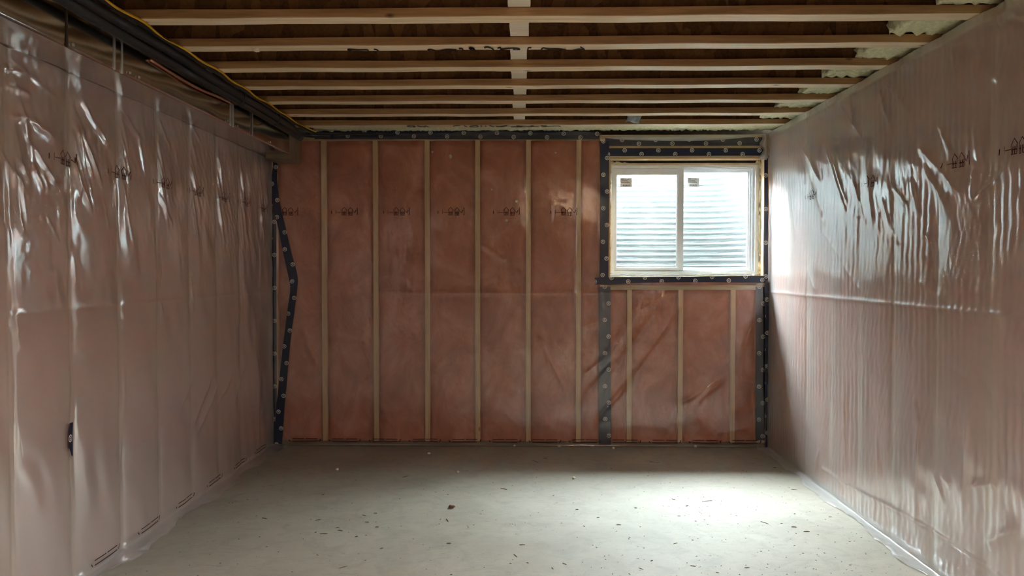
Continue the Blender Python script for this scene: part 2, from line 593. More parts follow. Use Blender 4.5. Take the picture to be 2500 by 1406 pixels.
box('header_board', WX0 - 0.01, XR + 0.02, yy0 + 0.012, yy1, zz(356) + 0.001, ZS1 - 0.001, M['rim'], wb)
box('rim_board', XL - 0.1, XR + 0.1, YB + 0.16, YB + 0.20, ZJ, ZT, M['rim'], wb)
box('sill_block', WX0, XC + 0.02, yy0 - 0.004, yy1 + 0.03, zz(679), zz(675), M['buck'], wb)
box('head_filler', WX0, WX1, YB + 0.125, YB + 0.16, zz(399), WZ1 + 0.004, M['rim'], wb)
cuts = BS + [XK - 0.022]
edges = sorted(cuts)
for i in range(len(edges) - 1):
    batt(wb, 'back', edges[i] + STUD_T / 2, edges[i + 1] - STUD_T / 2, ZS0, ZS1, 10 + i)
low = sorted([XK + 0.022] + CR + [XC])
for i in range(len(low) - 1):
    batt(wb, 'back', low[i] + STUD_T / 2, low[i + 1] - STUD_T / 2, ZS0, ZSILL - 0.019, 30 + i)
batt(wb, 'back', WX0 + 0.02, XC, ZSILL + 0.019, zz(679) - 0.001, 40)

def side_framing(parent, wall, start, step, ztop):
    xc = (XL - GAP - STUD_D / 2) if wall == 'left' else (XR + GAP + STUD_D / 2)
    ys = []
    y = start
    while y > YR + 0.1: y -= step
    y += step
    while y < YB - 0.05:
        ys.append(y); y += step
    for y in ys:
        stud(parent, xc, y, ZS0, ztop - 0.038, 'y')
    lim = [YR] + ys + [YB + 0.08]
    for i in range(len(lim) - 1):
        if lim[i + 1] - lim[i] > 0.06:
            batt(parent, wall, lim[i] + STUD_T / 2, lim[i + 1] - STUD_T / 2, ZS0, ztop - 0.038, 100 + i + (50 if wall == 'right' else 0))
    a, b = xc - STUD_D / 2, xc + STUD_D / 2
    box('bottom_plate', a, b, YR, YB + 0.0, 0.0, 0.038, M['wood_y'], parent)
    box('top_plate', a, b, YR, YB + 0.0, ztop - 0.038, ztop, M['wood_y'], parent)
    return ys
LS = side_framing(wl, 'left', 3.345, 0.400, 2.45)
RS = side_framing(wr_, 'right', 3.17, 0.4064, 2.495)

# ------------------------------------------------------------------ plastic film
def waves(seed, n, lmin, lmax, ang=None, spread=0.5):
    r = np.random.default_rng(seed)
    out = []
    for _ in range(n):
        L = math.exp(r.uniform(math.log(lmin), math.log(lmax)))
        a = r.uniform(0, math.pi) if ang is None else ang + r.normal() * spread
        k = 2 * math.pi / L
        out.append((k * math.cos(a), k * math.sin(a), r.uniform(0, 6.28), L))
    return out


def wsum(S, Z, ws):
    h = np.zeros_like(S)
    for kx, kz, p, L in ws:
        h += np.sin(kx * S + kz * Z + p)
    return h / math.sqrt(len(ws))


def ridge(S, Z, p0, p1, A, w0, w1=None, sharp=0.3):
    w1 = w1 or w0
    dx, dz = p1[0] - p0[0], p1[1] - p0[1]
    L = math.hypot(dx, dz) + 1e-6
    ux, uz = dx / L, dz / L
    t = ((S - p0[0]) * ux + (Z - p0[1]) * uz) / L
    d = (S - p0[0]) * -uz + (Z - p0[1]) * ux
    d = d + 0.12 * w0 * np.sin(t * 17 + p0[0] * 31)
    tc = np.clip(t, 0, 1)
    w = w0 + (w1 - w0) * tc
    ta = np.clip(np.minimum(t, 1 - t) / 0.28 + 0.12, 0, 1)
    ta = ta * ta * (3 - 2 * ta)
    return A * ta * np.exp(-(np.sqrt(d * d + (sharp * w) ** 2) - sharp * w) / w)


def bays(S, studs, amp, seed):
    """film bags out a little between the studs"""
    r = np.random.default_rng(seed)
    h = np.zeros_like(S)
    st = sorted(studs)
    for a, b in zip(st[:-1], st[1:]):
        u = (S - a) / (b - a)
        k = (u >= 0) & (u <= 1)
        h[k] += amp * r.uniform(0.5, 1.2) * np.clip(4 * u[k] * (1 - u[k]) - 0.16, 0, 1) ** 0.5
    return h


def px_ridges(wall, items):
    out = []
    for (x0, y0, x1, y1, A, w0, w1) in items:
        out.append((wall_sz(x0, y0, wall), wall_sz(x1, y1, wall), A / 1000, w0 / 1000, w1 / 1000))
    return out


RL = px_ridges('left', [
    (58, 338, 138, 466, 9, 12, 16), (29, 380, 67, 454, 10, 12, 14), (-8, 360, 64, 492, 10, 14, 16),
    (179, 296, 246, 470, 11, 11, 16), (221, 296, 260, 366, 13, 16, 20), (180, 224, 232, 325, 12, 12, 20),
    (170, 253, 200, 340, 7, 9, 10), (282, 250, 341, 350, 8, 8, 9), (278, 262, 335, 345, 6, 7, 8),
    (291, 335, 312, 445, 11, 11, 15), (290, 430, 302, 522, 9, 10, 12), (173, 390, 192, 482, 12, 14, 12),
    (379, 370, 396, 458, 10, 10, 12), (392, 450, 400, 510, 8, 10, 8), (461, 400, 474, 470, 8, 10, 10),
    (466, 460, 460, 520, 7, 9, 7), (525, 372, 536, 430, 7, 8, 10), (579, 350, 588, 420, 5, 8, 10),
    (14, 284, 62, 288, 10, 10, 14), (58, 286, 124, 342, 12, 16, 20), (8, 205, 68, 236, 11, 12, 16),
    (-5, 160, 60, 184, 9, 12, 14), (0, 128, 141, 253, 6, 14, 18), (70, 400, 98, 470, 8, 9, 10),
    (90, 415, 110, 465, 7, 8, 9), (170, 240, 176, 256, 8, 6, 6), (205, 430, 225, 530, 6, 9, 10),
    (100, 520, 140, 600, 5, 8, 8), (20, 500, 60, 590, 7, 12, 14), (330, 330, 350, 440, 5, 10, 12),
    (420, 350, 440, 470, 4, 10, 12), (460, 300, 486, 350, 7, 8, 12), (245, 480, 258, 560, 5, 9, 9),
    (518, 900, 461, 1058, 6, 16, 18), (536, 920, 470, 1075, 6, 16, 18), (565, 905, 520, 1010, 5, 14, 16),
    (600, 880, 560, 1000, 5, 14, 16), (480, 900, 430, 1010, 4, 14, 16), (300, 880, 292, 1150, 5, 12, 12),
    (465, 700, 470, 750, 7, 8, 9), (585, 680, 588, 745, 6, 8, 8), (20, 770, 50, 870, 6, 20, 26),
    (180, 850, 240, 900, 5, 16, 20), (385, 560, 390, 700, 4, 10, 10), (176, 620, 178, 700, 4, 8, 8)])
_rl = random.Random(17)
for _y in LS:                      # pull folds fanning down from the staples on each stud
    if _y < 2.7: continue
    for _k in range(5):
        _z = 2.24 - 0.09 * _k + _rl.uniform(-0.03, 0.03)
        _d = _rl.uniform(0.04, 0.17)
        RL.append(((_y + 0.012, _z), (_y + 0.012 + _d, _z - _rl.uniform(0.18, 0.42)), _rl.uniform(0.005, 0.009), 0.010, _rl.uniform(0.012, 0.018)))
    RL.append(((_y + 0.01, 1.255), (_y + 0.04, 1.16), 0.007, 0.010, 0.014))
    RL.append(((_y + 0.006, 1.62), (_y + 0.02, 1.30), 0.004, 0.009, 0.010))
RR = px_ridges('right', [
    (2011, 329, 2075, 530, 13, 12, 9), (1947, 322, 2011, 454, 10, 12, 12), (2024, 351, 2075, 505, 9, 9, 9),
    (2078, 319, 2079, 412, 9, 12, 8), (1979, 428, 2021, 566, 8, 10, 12), (2081, 418, 2120, 556, 10, 12, 16),
    (2123, 390, 2139, 556, 12, 16, 14), (2158, 479, 2178, 550, 8, 12, 12), (2181, 454, 2226, 505, 9, 14, 14),
    (2229, 434, 2254, 530, 10, 12, 12), (2261, 405, 2331, 520, 16, 14, 26), (2245, 351, 2366, 480, 18, 14, 30),
    (2386, 405, 2381, 492, 11, 12, 8), (2381, 495, 2500, 383, 12, 10, 34), (2386, 300, 2396, 400, 7, 12, 10),
    (2290, 300, 2330, 370, 8, 12, 16), (2150, 200, 2175, 300, 9, 10, 14), (2080, 225, 2090, 320, 9, 9, 12),
    (2050, 235, 2110, 340, 8, 10, 14), (2160, 195, 2240, 280, 9, 10, 16), (2330, 110, 2345, 190, 9, 10, 10),
    (2440, 40, 2448, 70, 9, 8, 8), (2240, 150, 2243, 180, 8, 8, 8), (2380, 140, 2400, 240, 9, 12, 18),
    (2400, 160, 2445, 200, 10, 14, 18), (2255, 560, 2300, 620, 7, 12, 16), (2180, 560, 2200, 600, 6, 9, 9),
    (2060, 640, 2110, 720, 6, 16, 22), (1970, 650, 2000, 720, 5, 12, 14), (2240, 680, 2320, 740, 6, 16, 24),
    (2065, 940, 2068, 1160, 9, 9, 10), (2238, 965, 2250, 1030, 8, 9, 9), (2248, 1020, 2242, 1300, 11, 11, 13),
    (2372, 990, 2360, 1250, 11, 12, 16), (2145, 1050, 2150, 1200, 7, 10, 12), (2005, 1095, 1985, 1175, 10, 9, 9),
    (2300, 1150, 2330, 1190, 8, 14, 18), (2375, 1190, 2440, 1180, 9, 12, 16), (2280, 1140, 2315, 1230, 7, 14, 16),
    (2400, 1330, 2500, 1290, 9, 18, 24), (2390, 900, 2440, 980, 6, 18, 22), (2320, 890, 2380, 930, 6, 16, 20),
    (2010, 560, 2060, 640, 5, 12, 14), (1905, 400, 1935, 560, 4, 9, 9), (1930, 420, 1950, 590, 4, 9, 9)])
RBK = px_ridges('back', [
    (1460, 900, 1560, 740, 6, 12, 16), (1470, 950, 1610, 740, 6, 12, 16), (1500, 980, 1700, 720, 5, 14, 18),
    (1420, 920, 1480, 870, 5, 10, 12), (1400, 1000, 1500, 880, 5, 12, 12), (1440, 1040, 1540, 930, 5, 12, 14),
    (1700, 980, 1760, 930, 6, 14, 18), (1640, 990, 1790, 920, 5, 12, 16), (1780, 1010, 1830, 980, 5, 12, 14),
    (1740, 1060, 1850, 1040, 5, 12, 12), (1690, 1000, 1760, 1085, 5, 14, 16), (1800, 880, 1850, 760, 5, 12, 14),
    (1420, 800, 1468, 780, 4, 9, 12), (730, 790, 780, 900, 5, 10, 14), (750, 700, 790, 800, 4, 9, 12),
    (880, 830, 905, 890, 4, 9, 9), (1346, 490, 1345, 548, 5, 5, 5), (1050, 450, 1080, 560, 4, 9, 12),
    (1180, 600, 1240, 640, 4, 10, 12), (1300, 800, 1400, 980, 4, 16, 20), (1560, 760, 1640, 710, 5, 10, 14)])

wL1, wL2 = waves(1, 20, 0.12, 0.5, 0.2, 0.5), waves(2, 26, 0.035, 0.10, 0.15, 0.5)
wR1, wR2 = waves(3, 20, 0.12, 0.5, 0.0, 0.5), waves(4, 26, 0.03, 0.08, 0.05, 0.35)
wB1, wB2 = waves(5, 20, 0.2, 0.7), waves(6, 20, 0.05, 0.14, 0.6, 0.6)
wM = waves(8, 10, 0.5, 1.6)


def crease(Z, z0, A, w):
    return A * np.exp(-np.abs(Z - z0) / w)


def h_left(S, Z):
    m_up = 1 / (1 + np.exp(-(Z - 1.45) / 0.12))
    h = 0.004 + bays(S, LS, 0.013, 5) + 0.0022 * wsum(S, Z, wL1) + (0.0001 + 0.0005 * m_up) * wsum(S, Z, wL2)
    h += crease(Z, 1.25, 0.004, 0.012)
    for (p0, p1, A, w0, w1) in RL: h = h + ridge(S, Z, p0, p1, A * 0.85, w0 * 0.7, w1 * 0.75, 0.22)
    return h


def h_right(S, Z):
    mk = 0.5 + 0.5 * np.tanh(1.6 * wsum(S, Z, wM))
    flute = 0.0014 * mk * np.sin(2 * math.pi * S / 0.052 + 0.9 * np.sin(Z * 4) + 2.0 * np.sin(S * 2.1))
    h = 0.005 + bays(S, RS, 0.008, 6) + 0.0022 * wsum(S, Z, wR1) + 0.0005 * wsum(S, Z, wR2) + flute
    h += crease(Z, 1.245, 0.006, 0.010) + crease(Z, 2.452, 0.006, 0.008)
    zc = 0.17 + 0.03 * np.sin(S * 2.3)
    h += crease(Z, zc, 0.007, 0.010) * (S < 4.9)
    for r in RR: h = h + ridge(S, Z, *r)
    return h


def h_back(S, Z):
    h = 0.004 + bays(S, BS + [XK, XC], 0.005, 7) + 0.0015 * wsum(S, Z, wB1) + 0.00035 * wsum(S, Z, wB2)
    h += crease(Z, 1.235, 0.003, 0.010)
    for (p0, p1, A, w0, w1) in RBK: h = h + ridge(S, Z, p0, p1, A * 1.8, w0, w1)
    return h


HF = {'left': h_left, 'right': h_right, 'back': h_back}


def film(name, wall, Sarr, zbot, ztop_fn, nz, skirt, mat, hole=None, sk_w=0.09):
    """grid sheet: wall part, then a skirt lying on the floor"""
    nS = len(Sarr)
    top = np.array([ztop_fn(s) for s in Sarr])
    V = np.linspace(0, 1, nz)
    S2, V2 = np.meshgrid(Sarr, V)
    Z2 = zbot + V2 * (top[None, :] - zbot)
    Hh = HF[wall](S2, Z2)
    edge = np.clip(Z2 / 0.05, 0, 1)
    Hh = np.maximum(Hh, 0.001) * (0.3 + 0.7 * edge)
    if wall == 'left':
        X, Y = XL + Hh, S2
    elif wall == 'right':
        X, Y = XR - Hh, S2
    else:
        X, Y = S2, YB - Hh
    rows = [np.stack([X, Y, Z2], -1)]
    if skirt:
        r = np.random.default_rng(len(name) + nS)
        wv = waves(21 + nS, 12, 0.3, 1.6, 0, 0.01)
        wid = sk_w * (1 + 0.28 * wsum(Sarr, Sarr * 0, wv))
        sk = []
        nk = 8
        for k in range(nk, 0, -1):
            u = k / nk
            off = wid * u + Hh[0] * (1 - u)
            zz_ = 0.003 + 0.006 * np.abs(wsum(Sarr, Sarr * 0 + u, waves(33 + nS, 10, 0.22, 0.7, 0.2, 0.4))) * u ** 1.5 + 0.006 * (1 - u) ** 3
            if wall == 'left': sk.append(np.stack([XL + off, Sarr, zz_], -1))
            elif wall == 'right': sk.append(np.stack([XR - off, Sarr, zz_], -1))
            else: sk.append(np.stack([Sarr, YB - off, zz_], -1))
        rows = [np.array(sk)] + rows
    G = np.concatenate(rows, 0)
    nr = G.shape[0]
    verts = G.reshape(-1, 3)
    idx = np.arange(nr * nS).reshape(nr, nS)
    q = np.stack([idx[:-1, :-1], idx[:-1, 1:], idx[1:, 1:], idx[1:, :-1]], -1).reshape(-1, 4)
    if hole is not None:
        x0, x1, z0, z1 = hole
        c = verts[q].mean(1)
        q = q[~((c[:, 0] > x0) & (c[:, 0] < x1) & (c[:, 2] > z0) & (c[:, 2] < z1))]
    me = mesh(name, verts.tolist(), q.tolist(), True)
    return link(name, me, mat)


def sgrid(a, b, c, coarse, fine):
    return np.concatenate([np.arange(a, b, coarse), np.arange(b, c, fine), [c]])


DZ = 2.297                       # underside of the duct
fL = film('vapour_barrier', 'left', sgrid(YR, 2.3, YB - 0.004, 0.06, 0.0075), 0.012, lambda s: DZ - 0.0005, 300, True, M['film_left'], sk_w=0.10)
tag(fL, 'clear wrinkled plastic vapour barrier over pink insulation on left wall', 'plastic sheet')
fR = film('vapour_barrier', 'right', sgrid(YR, 2.3, YB - 0.004, 0.06, 0.0075), 0.012, lambda s: ZJ - 0.003, 320, True, M['film_right'], sk_w=0.075)
tag(fR, 'shiny wrinkled plastic vapour barrier on right wall, reflecting the window', 'plastic sheet')
def btop(s):
    px = 1285 + s * 305.8
    b = 2.503
    for c, w, a in ((1140, 38, 0.012), (1222, 52, 0.016), (1400, 50, 0.014), (850, 120, 0.014)):
        b += a * max(0, 1 - ((px - c) / w) ** 2)
    return b if px < 1470 else 2.47
fB = film('vapour_barrier', 'back', np.arange(XL + 0.012, XR - 0.006, 0.0115), 0.012, btop, 215, True, M['film_back'],
          hole=(WX0 - 0.03, WX1 + 0.10, WZ0 - 0.035, WZ1 + 0.045), sk_w=0.03)
tag(fB, 'clear plastic vapour barrier over studs and dim pink insulation on far wall', 'plastic sheet')

# folded milky flap of film above the window
pts_t = [(1468, 334), (1520, 331.5), (1600, 330.5), (1700, 329), (1800, 328.5), (1868, 326)]
pts_b = [(1468, 336), (1520, 341), (1600, 343.5), (1700, 344), (1800, 338), (1868, 328)]
vs, fs = [], []
tt = smooth_path([(p[0], p[1], 0) for p in pts_t], 6); bb = smooth_path([(p[0], p[1], 0) for p in pts_b], 6)
for i, (a, b) in enumerate(zip(tt, bb)):
    for k in range(5):
        u = k / 4
        p = at(a[0] + (b[0] - a[0]) * u, a[1] + (b[1] - a[1]) * u, 'y', YB - 0.012 - 0.02 * math.sin(u * 3.0) - 0.004 * math.sin(i * 0.9))
        vs.append(p)
for i in range(len(tt) - 1):
    for k in range(4):
        a = i * 5 + k
        fs.append((a, a + 1, a + 6, a + 5))
o = link('folded_flap', mesh('folded_flap', vs, fs, True), M['film_flap'], fB)
o['label'] = 'milky folded-over film edge above the window'
# curl of loose film where the far and right sheets meet above the window
vs, fs = [], []
for j, py in enumerate(np.linspace(328, 390, 12)):
    for k in range(7):
        u = k / 6
        px = 1858 + 18 * u + (4 * math.sin(j * 1.1) if k < 3 else 0)
        vs.append(at(px, py, 'y', YB - 0.008 - 0.035 * math.sin(u * math.pi) - 0.01 * math.sin(j * 0.8)))
for j in range(11):
    for k in range(6):
        a = j * 7 + k
        fs.append((a, a + 1, a + 8, a + 7))
o = link('corner_curl', mesh('corner_curl', vs, fs, True), M['film_flap'], fR)

# ------------------------------------------------------------------ print on the film
def strokes_on(wall, strokes, off=0.0015):
    """strokes: list of (polyline [(s,z)..], width) -> verts/faces hugging the film"""
    vs, fs = [], []
    for pl, w in strokes:
        pts = []
        for (a, b) in zip(pl[:-1], pl[1:]):
            L = math.hypot(b[0] - a[0], b[1] - a[1])
            n = max(1, int(L / 0.02))
            for k in range(n):
                pts.append((a[0] + (b[0] - a[0]) * k / n, a[1] + (b[1] - a[1]) * k / n))
        pts.append(pl[-1])
        b0 = len(vs)
        for i, p in enumerate(pts):
            q0, q1 = pts[max(i - 1, 0)], pts[min(i + 1, len(pts) - 1)]
            dx, dz = q1[0] - q0[0], q1[1] - q0[1]
            L = math.hypot(dx, dz) + 1e-9
            nx, nz = -dz / L * w / 2, dx / L * w / 2
            vs += [(p[0] + nx, p[1] + nz), (p[0] - nx, p[1] - nz)]
        for i in range(len(pts) - 1):
            a = b0 + i * 2
            fs.append((a, a + 1, a + 3, a + 2))
    A = np.array(vs)
    h = np.maximum(HF[wall](A[:, 0], A[:, 1]), 0.001) + off
    return [wall_pt(a[0], a[1], hh, wall) for a, hh in zip(A, h)], fs


def house(x, z, w, h, t):
    return [([(x, z + h * 0.62), (x + w / 2, z + h), (x + w, z + h * 0.62)], t),
            ([(x + w * 0.12, z + h * 0.62), (x + w * 0.12, z), (x + w * 0.88, z), (x + w * 0.88, z + h * 0.62)], t),
            ([(x + w * 0.34, z), (x + w * 0.34, z + h * 0.5)], t), ([(x + w * 0.62, z), (x + w * 0.62, z + h * 0.5)], t),
            ([(x + w * 0.12, z + h * 0.3), (x + w * 0.88, z + h * 0.3)], t)]


def film_mark(parent, wall, s, z, mirror=False):
    st = [([(-0.115, 0.01), (-0.115, 0.034)], 0.006), ([(-0.075, 0.022), (-0.035, 0.022)], 0.0035), ([(-0.08, 0.008), (-0.08, 0.04)], 0.003)]
    st += house(-0.035, 0, 0.042, 0.062, 0.005) + house(0.015, -0.002, 0.042, 0.062, 0.005)
    st += [([(0.06, 0.03), (0.072, 0.018), (0.084, 0.042)], 0.006), ([(0.092, 0.0), (0.092, 0.06)], 0.005)]
    k = -1 if mirror else 1
    st = [([(s + k * x, z - 0.03 + y) for x, y in pl], w) for pl, w in st]
    v, f = strokes_on(wall, st)
    return tag(link('printed_mark', mesh('printed_mark', v, f), M['ink'], parent), kind='stuff')


for px, py in ((150, 385), (285, 420), (395, 445), (475, 465), (540, 480), (595, 492), (640, 506)):
    s, z = wall_sz(px, py, 'left'); film_mark(fL, 'left', s, z)
for px in (700, 845, 972, 1105, 1240, 1380):
    s, z = wall_sz(px, 516, 'back'); film_mark(fB, 'back', s, z)
for px, py in ((2490, 356), (2345, 392), (2130, 442), (1985, 475)):
    s, z = wall_sz(px, py, 'right'); film_mark(fR, 'right', s, z, True)


def foot_mark(parent, wall, s, z, L=0.2):
    st = [([(s, z), (s + L, z)], 0.0055), ([(s, z + 0.022), (s + L * 0.48, z + 0.022)], 0.005), ([(s + L * 0.53, z + 0.022), (s + L, z + 0.022)], 0.005),
          ([(s - 0.018, z), (s - 0.028, z + 0.014)], 0.006), ([(s + L + 0.012, z), (s + L + 0.022, z + 0.004), (s + L + 0.026, z + 0.022)], 0.006)]
    v, f = strokes_on(wall, st)
    return tag(link('printed_mark', mesh('printed_mark', v, f), M['ink'], parent), kind='stuff')


for i in range(12):
    foot_mark(fB, 'back', at(715 + i * 97.5, 1080, 'y', YB).x, 0.036)
for i in range(7):
    foot_mark(fL, 'left', 3.05 + i * 0.43, 0.038)

# ------------------------------------------------------------------ navy tape
def tape_px(name, pl, wall='back', off=0.004, label=None, steps=10, v0=0.0):
    """strip from pixel centre-line [(x, y, width_px)], lying on the film (or at fixed offset)"""
    C = smooth_path([Vector((x, y, w)) for x, y, w in pl], steps) if len(pl) > 2 else [Vector(pl[0]).lerp(Vector(pl[1]), k / 24) for k in range(25)]
    rows = []
    for i, c in enumerate(C):
        a, b = C[max(i - 1, 0)], C[min(i + 1, len(C) - 1)]
        t = Vector((b.x - a.x, b.y - a.y)).normalized()
        n = Vector((-t.y, t.x))
        row = []
        for k in range(5):
            u = k / 4 - 0.5
            row.append(wall_sz(c.x + n.x * c.z * u, c.y + n.y * c.z * u, wall))
        rows.append(row)
    A = np.array(rows)
    if off >= 0:
        h = np.maximum(HF[wall](A[..., 0], A[..., 1]), 0.001)
        hm = h.copy()
        for _ in range(3):
            hm[1:-1] = np.maximum(hm[1:-1], (hm[:-2] + hm[2:]) / 2)
        h = hm + off
    else:
        h = np.full(A.shape[:2], 0.0) + (-GAP + 0.002)
    vs, uv = [], []
    run = 0.0
    for i in range(len(rows)):
        if i: run += math.dist(A[i, 2], A[i - 1, 2])
        for k in range(5):
            vs.append(wall_pt(A[i, k, 0], A[i, k, 1], h[i, k], wall))
            uv.append((run, v0 + math.dist(A[i, k], A[i, 0])))
    fs = []
    for i in range(len(rows) - 1):
        for k in range(4):
            a = i * 5 + k
            fs.append((a, a + 1, a + 6, a + 5))
    me = mesh(name, vs, fs, True, uv)
    o = link(name, me, M['tape'])
    if label:
        tag(o, label, 'tape', 'navy sheathing tape strips')
    return o


tape_px('tape_strip', [(668, 368, 9), (673, 400, 11), (671, 440, 14), (676, 500, 17), (690, 560, 18), (703, 620, 20), (716, 672, 22),
                       (718, 706, 17), (711, 760, 17), (702, 830, 17), (692, 930, 19), (685, 1000, 20), (680, 1083, 19)], steps=8,
        label='crooked dark navy tape strip bending out of the left corner')
tape_px('tape_strip', [(668, 420, 12), (670, 1084, 11)], off=-1, label='straight faded tape strip behind the film in the left corner')
tape_px('tape_strip', [(768, 328, 23), (1464, 331, 19)], off=-1, label='long faded tape strip behind the film along the top plate')
tape_px('tape_strip', [(1476, 345, 22), (1476, 500, 22), (1475, 600, 21), (1474, 690, 22)],
        label='vertical navy tape strip along the left side of the window')
tape_px('tape_strip', [(1476, 700, 29), (1477, 1086, 30)], off=-1, label='wide faded tape strip behind the film below the window corner')
tape_px('tape_strip', [(1484, 371.5, 18), (1864, 371.5, 18)], label='navy tape strip across the header just above the window')
tape_px('tape_strip', [(1478, 346, 19), (1864, 345, 20)], off=-1, label='faded upper tape strip behind the film over the window header')
tape_px('tape_strip', [(1452, 686, 17), (1490, 686, 18), (1560, 683.5, 14), (1700, 682, 14), (1868, 681.5, 17)], v0=0.012,
        label='navy tape strip along the window sill with its end sticking out left')
tape_px('tape_strip', [(1867, 388, 9), (1867, 684, 9)], off=0.03, label='narrow bluish tape strip up the right side of the window')
tape_px('tape_strip', [(1857, 700, 24), (1856, 1075, 22)], off=-1, label='faded tape strip behind the film in the right corner')
tape_px('tape_strip', [(1869, 690, 10), (1871, 800, 11), (1870, 920, 10), (1872, 1010, 11), (1871, 1104, 9)], off=0.02,
        label='narrow black tape strip hanging loose down the right corner')
# short patch on the left wall: its own cut outline
pl = [(158, 1033), (171, 1030), (169, 1052), (168.5, 1080), (169, 1113), (164, 1113), (154, 1090), (153, 1070), (155, 1050)]
ss = [wall_sz(x, y, 'left') for x, y in pl]
cs = (sum(p[0] for p in ss) / len(ss), sum(p[1] for p in ss) / len(ss))
A = np.array(ss + [cs])
hh = np.maximum(h_left(A[:, 0], A[:, 1]), 0.001) + 0.012
vs = [wall_pt(a[0], a[1], h_, 'left') for a, h_ in zip(A, hh)]
fs = [(i, (i + 1) % len(pl), len(pl)) for i in range(len(pl))]
sc0 = wall_sz(160, 1070, 'left')
uv = [((p[1] - sc0[1]) + P / 2, (p[0] - sc0[0]) + 0.016) for p in A]
o = link('tape_patch', mesh('tape_patch', vs, fs, True, uv), M['tape'])
tag(o, 'short navy tape patch with one round mark on left wall film', 'tape')

# ------------------------------------------------------------------ window
YW = YB + 0.10                  # room-side face of the vinyl frame
def wx(px, d=0.0): return at(px, 540, 'y', YW + d).x
def wz(py, d=0.0): return at(1670, py, 'y', YW + d).z
win = empty('window_1', ((wx(1492) + wx(1853)) / 2, YW, wz(668)))
tag(win, 'white vinyl sliding basement window with two panes', kind='structure')

def ring(name, x0, x1, z0, z1, wl_, wr2, wt, wb2, ya, yb, mat, parent):
    """rectangular frame with mitre-free butt joints, one mesh"""
    mb = MB()
    mb.box(x0, x0 + wl_, ya, yb, z0, z1); mb.box(x1 - wr2, x1, ya, yb, z0, z1)
    mb.box(x0 + wl_, x1 - wr2, ya, yb, z1 - wt, z1); mb.box(x0 + wl_, x1 - wr2, ya, yb, z0, z0 + wb2)
    return mb.build(name, mat, parent, bevel=0.0012)


ring('buck', WX0 - 0.002, WX1 + 0.0, WZ0 - 0.012, wz(398), 0.018, 0.016, 0.022, 0.022, YW + 0.0, YB + 0.23, M['buck'], win)
fx0, fx1, fz0, fz1 = wx(1492), wx(1852), wz(669), wz(403)
ring('frame', fx0, fx1, fz0, fz1, 0.024, 0.030, 0.022, 0.024, YW - 0.008, YW + 0.09, M['vinyl'], win)
ring('frame_step', fx0 + 0.024, fx1 - 0.030, fz0 + 0.024, fz1 - 0.022, 0.010, 0.020, 0.012, 0.010, YW + 0.012, YW + 0.085, M['vinyl'], win)
ring('frame_step', fx0 + 0.034, fx1 - 0.050, fz0 + 0.034, fz1 - 0.034, 0.006, 0.016, 0.010, 0.010, YW + 0.030, YW + 0.08, M['vinyl'], win)
# sliding sash, left, in front
sx0, sx1, sz0, sz1 = wx(1497), wx(1669), wz(661), wz(411)
sash = ring('sash', sx0, sx1, sz0, sz1, wx(1505.5) - sx0, sx1 - wx(1655), sz1 - wz(426), wz(652) - sz0, YW + 0.004, YW + 0.034, M['vinyl'], win)
sash['label'] = 'left sliding sash'
def pane(x0, x1, z0, z1, y, par):
    return link('pane', mesh('pane', [(x0, y, z0), (x1, y, z0), (x1, y, z1), (x0, y, z1)], [(0, 1, 2, 3)]), M['glass'], par)


pane(wx(1504), wx(1657), wz(654), wz(424), YW + 0.019, sash)
ring('glazing_bead', wx(1505), wx(1655.5), wz(652.5), wz(425.5), 0.004, 0.011, 0.004, 0.004, YW + 0.012, YW + 0.026, M['vinyl'], sash)
# fixed sash, right, behind
qx0, qx1, qz0, qz1 = wx(1664), fx1 - 0.062, fz0 + 0.042, fz1 - 0.042
sash2 = ring('sash', qx0, qx1, qz0, qz1, 0.018, 0.014, 0.012, 0.012, YW + 0.042, YW + 0.072, M['vinyl'], win)
sash2['label'] = 'right fixed sash'
pane(qx0 + 0.01, qx1 - 0.008, qz0 + 0.008, qz1 - 0.008, YW + 0.056, sash2)
box('latch', wx(1602), wx(1634), YW + 0.000, YW + 0.006, wz(664.5), wz(662.5), M['plastic_scrap'], win)
# product stickers on the panes
for (px0, d, par) in ((1514, 0.0165, sash), (1678, 0.0535, sash2)):
    s0 = box('sticker', wx(px0, d), wx(px0 + 28, d), YW + d - 0.0012, YW + d - 0.0004, wz(456, d), wz(434.5, d), M['sticker'], par)
    mb = MB()
    for k, (a, b, yy, hgt) in enumerate(((0, 8, 436.5, 2.2), (9, 14, 437, 1.0), (15, 21, 437, 1.0), (1, 17, 440.5, 0.9), (1, 19, 443, 0.8), (1, 22, 445.3, 0.9),
                                         (3, 4, 452, 2.6), (6, 8, 452, 3.2), (9, 10, 452, 3.2), (11, 16, 452, 2.2), (17, 19, 452, 2.6), (20, 22, 452, 2.2))):
        mb.box(wx(px0 + a + 1, d), wx(px0 + b + 1, d), YW + d - 0.0018, YW + d - 0.0013, wz(yy + hgt / 2, d), wz(yy - hgt / 2, d))
    tag(mb.build('sticker_print', M['sticker_ink'], par), kind='stuff')

# canned foam squeezed out round the frame
def foam_bead(name, pts, rad, seed, parent):
    r = random.Random(seed)
    P_ = smooth_path(pts, 7)
    rads = [rad * r.uniform(0.55, 1.35) for _ in P_]
    P_ = [p + Vector((r.uniform(-1, 1), r.uniform(-1, 0.4), r.uniform(-1, 1))) * rad * 0.4 for p in P_]
    return MB().tube(P_, rads, 8).build(name, M['canfoam'], parent, smooth=True)


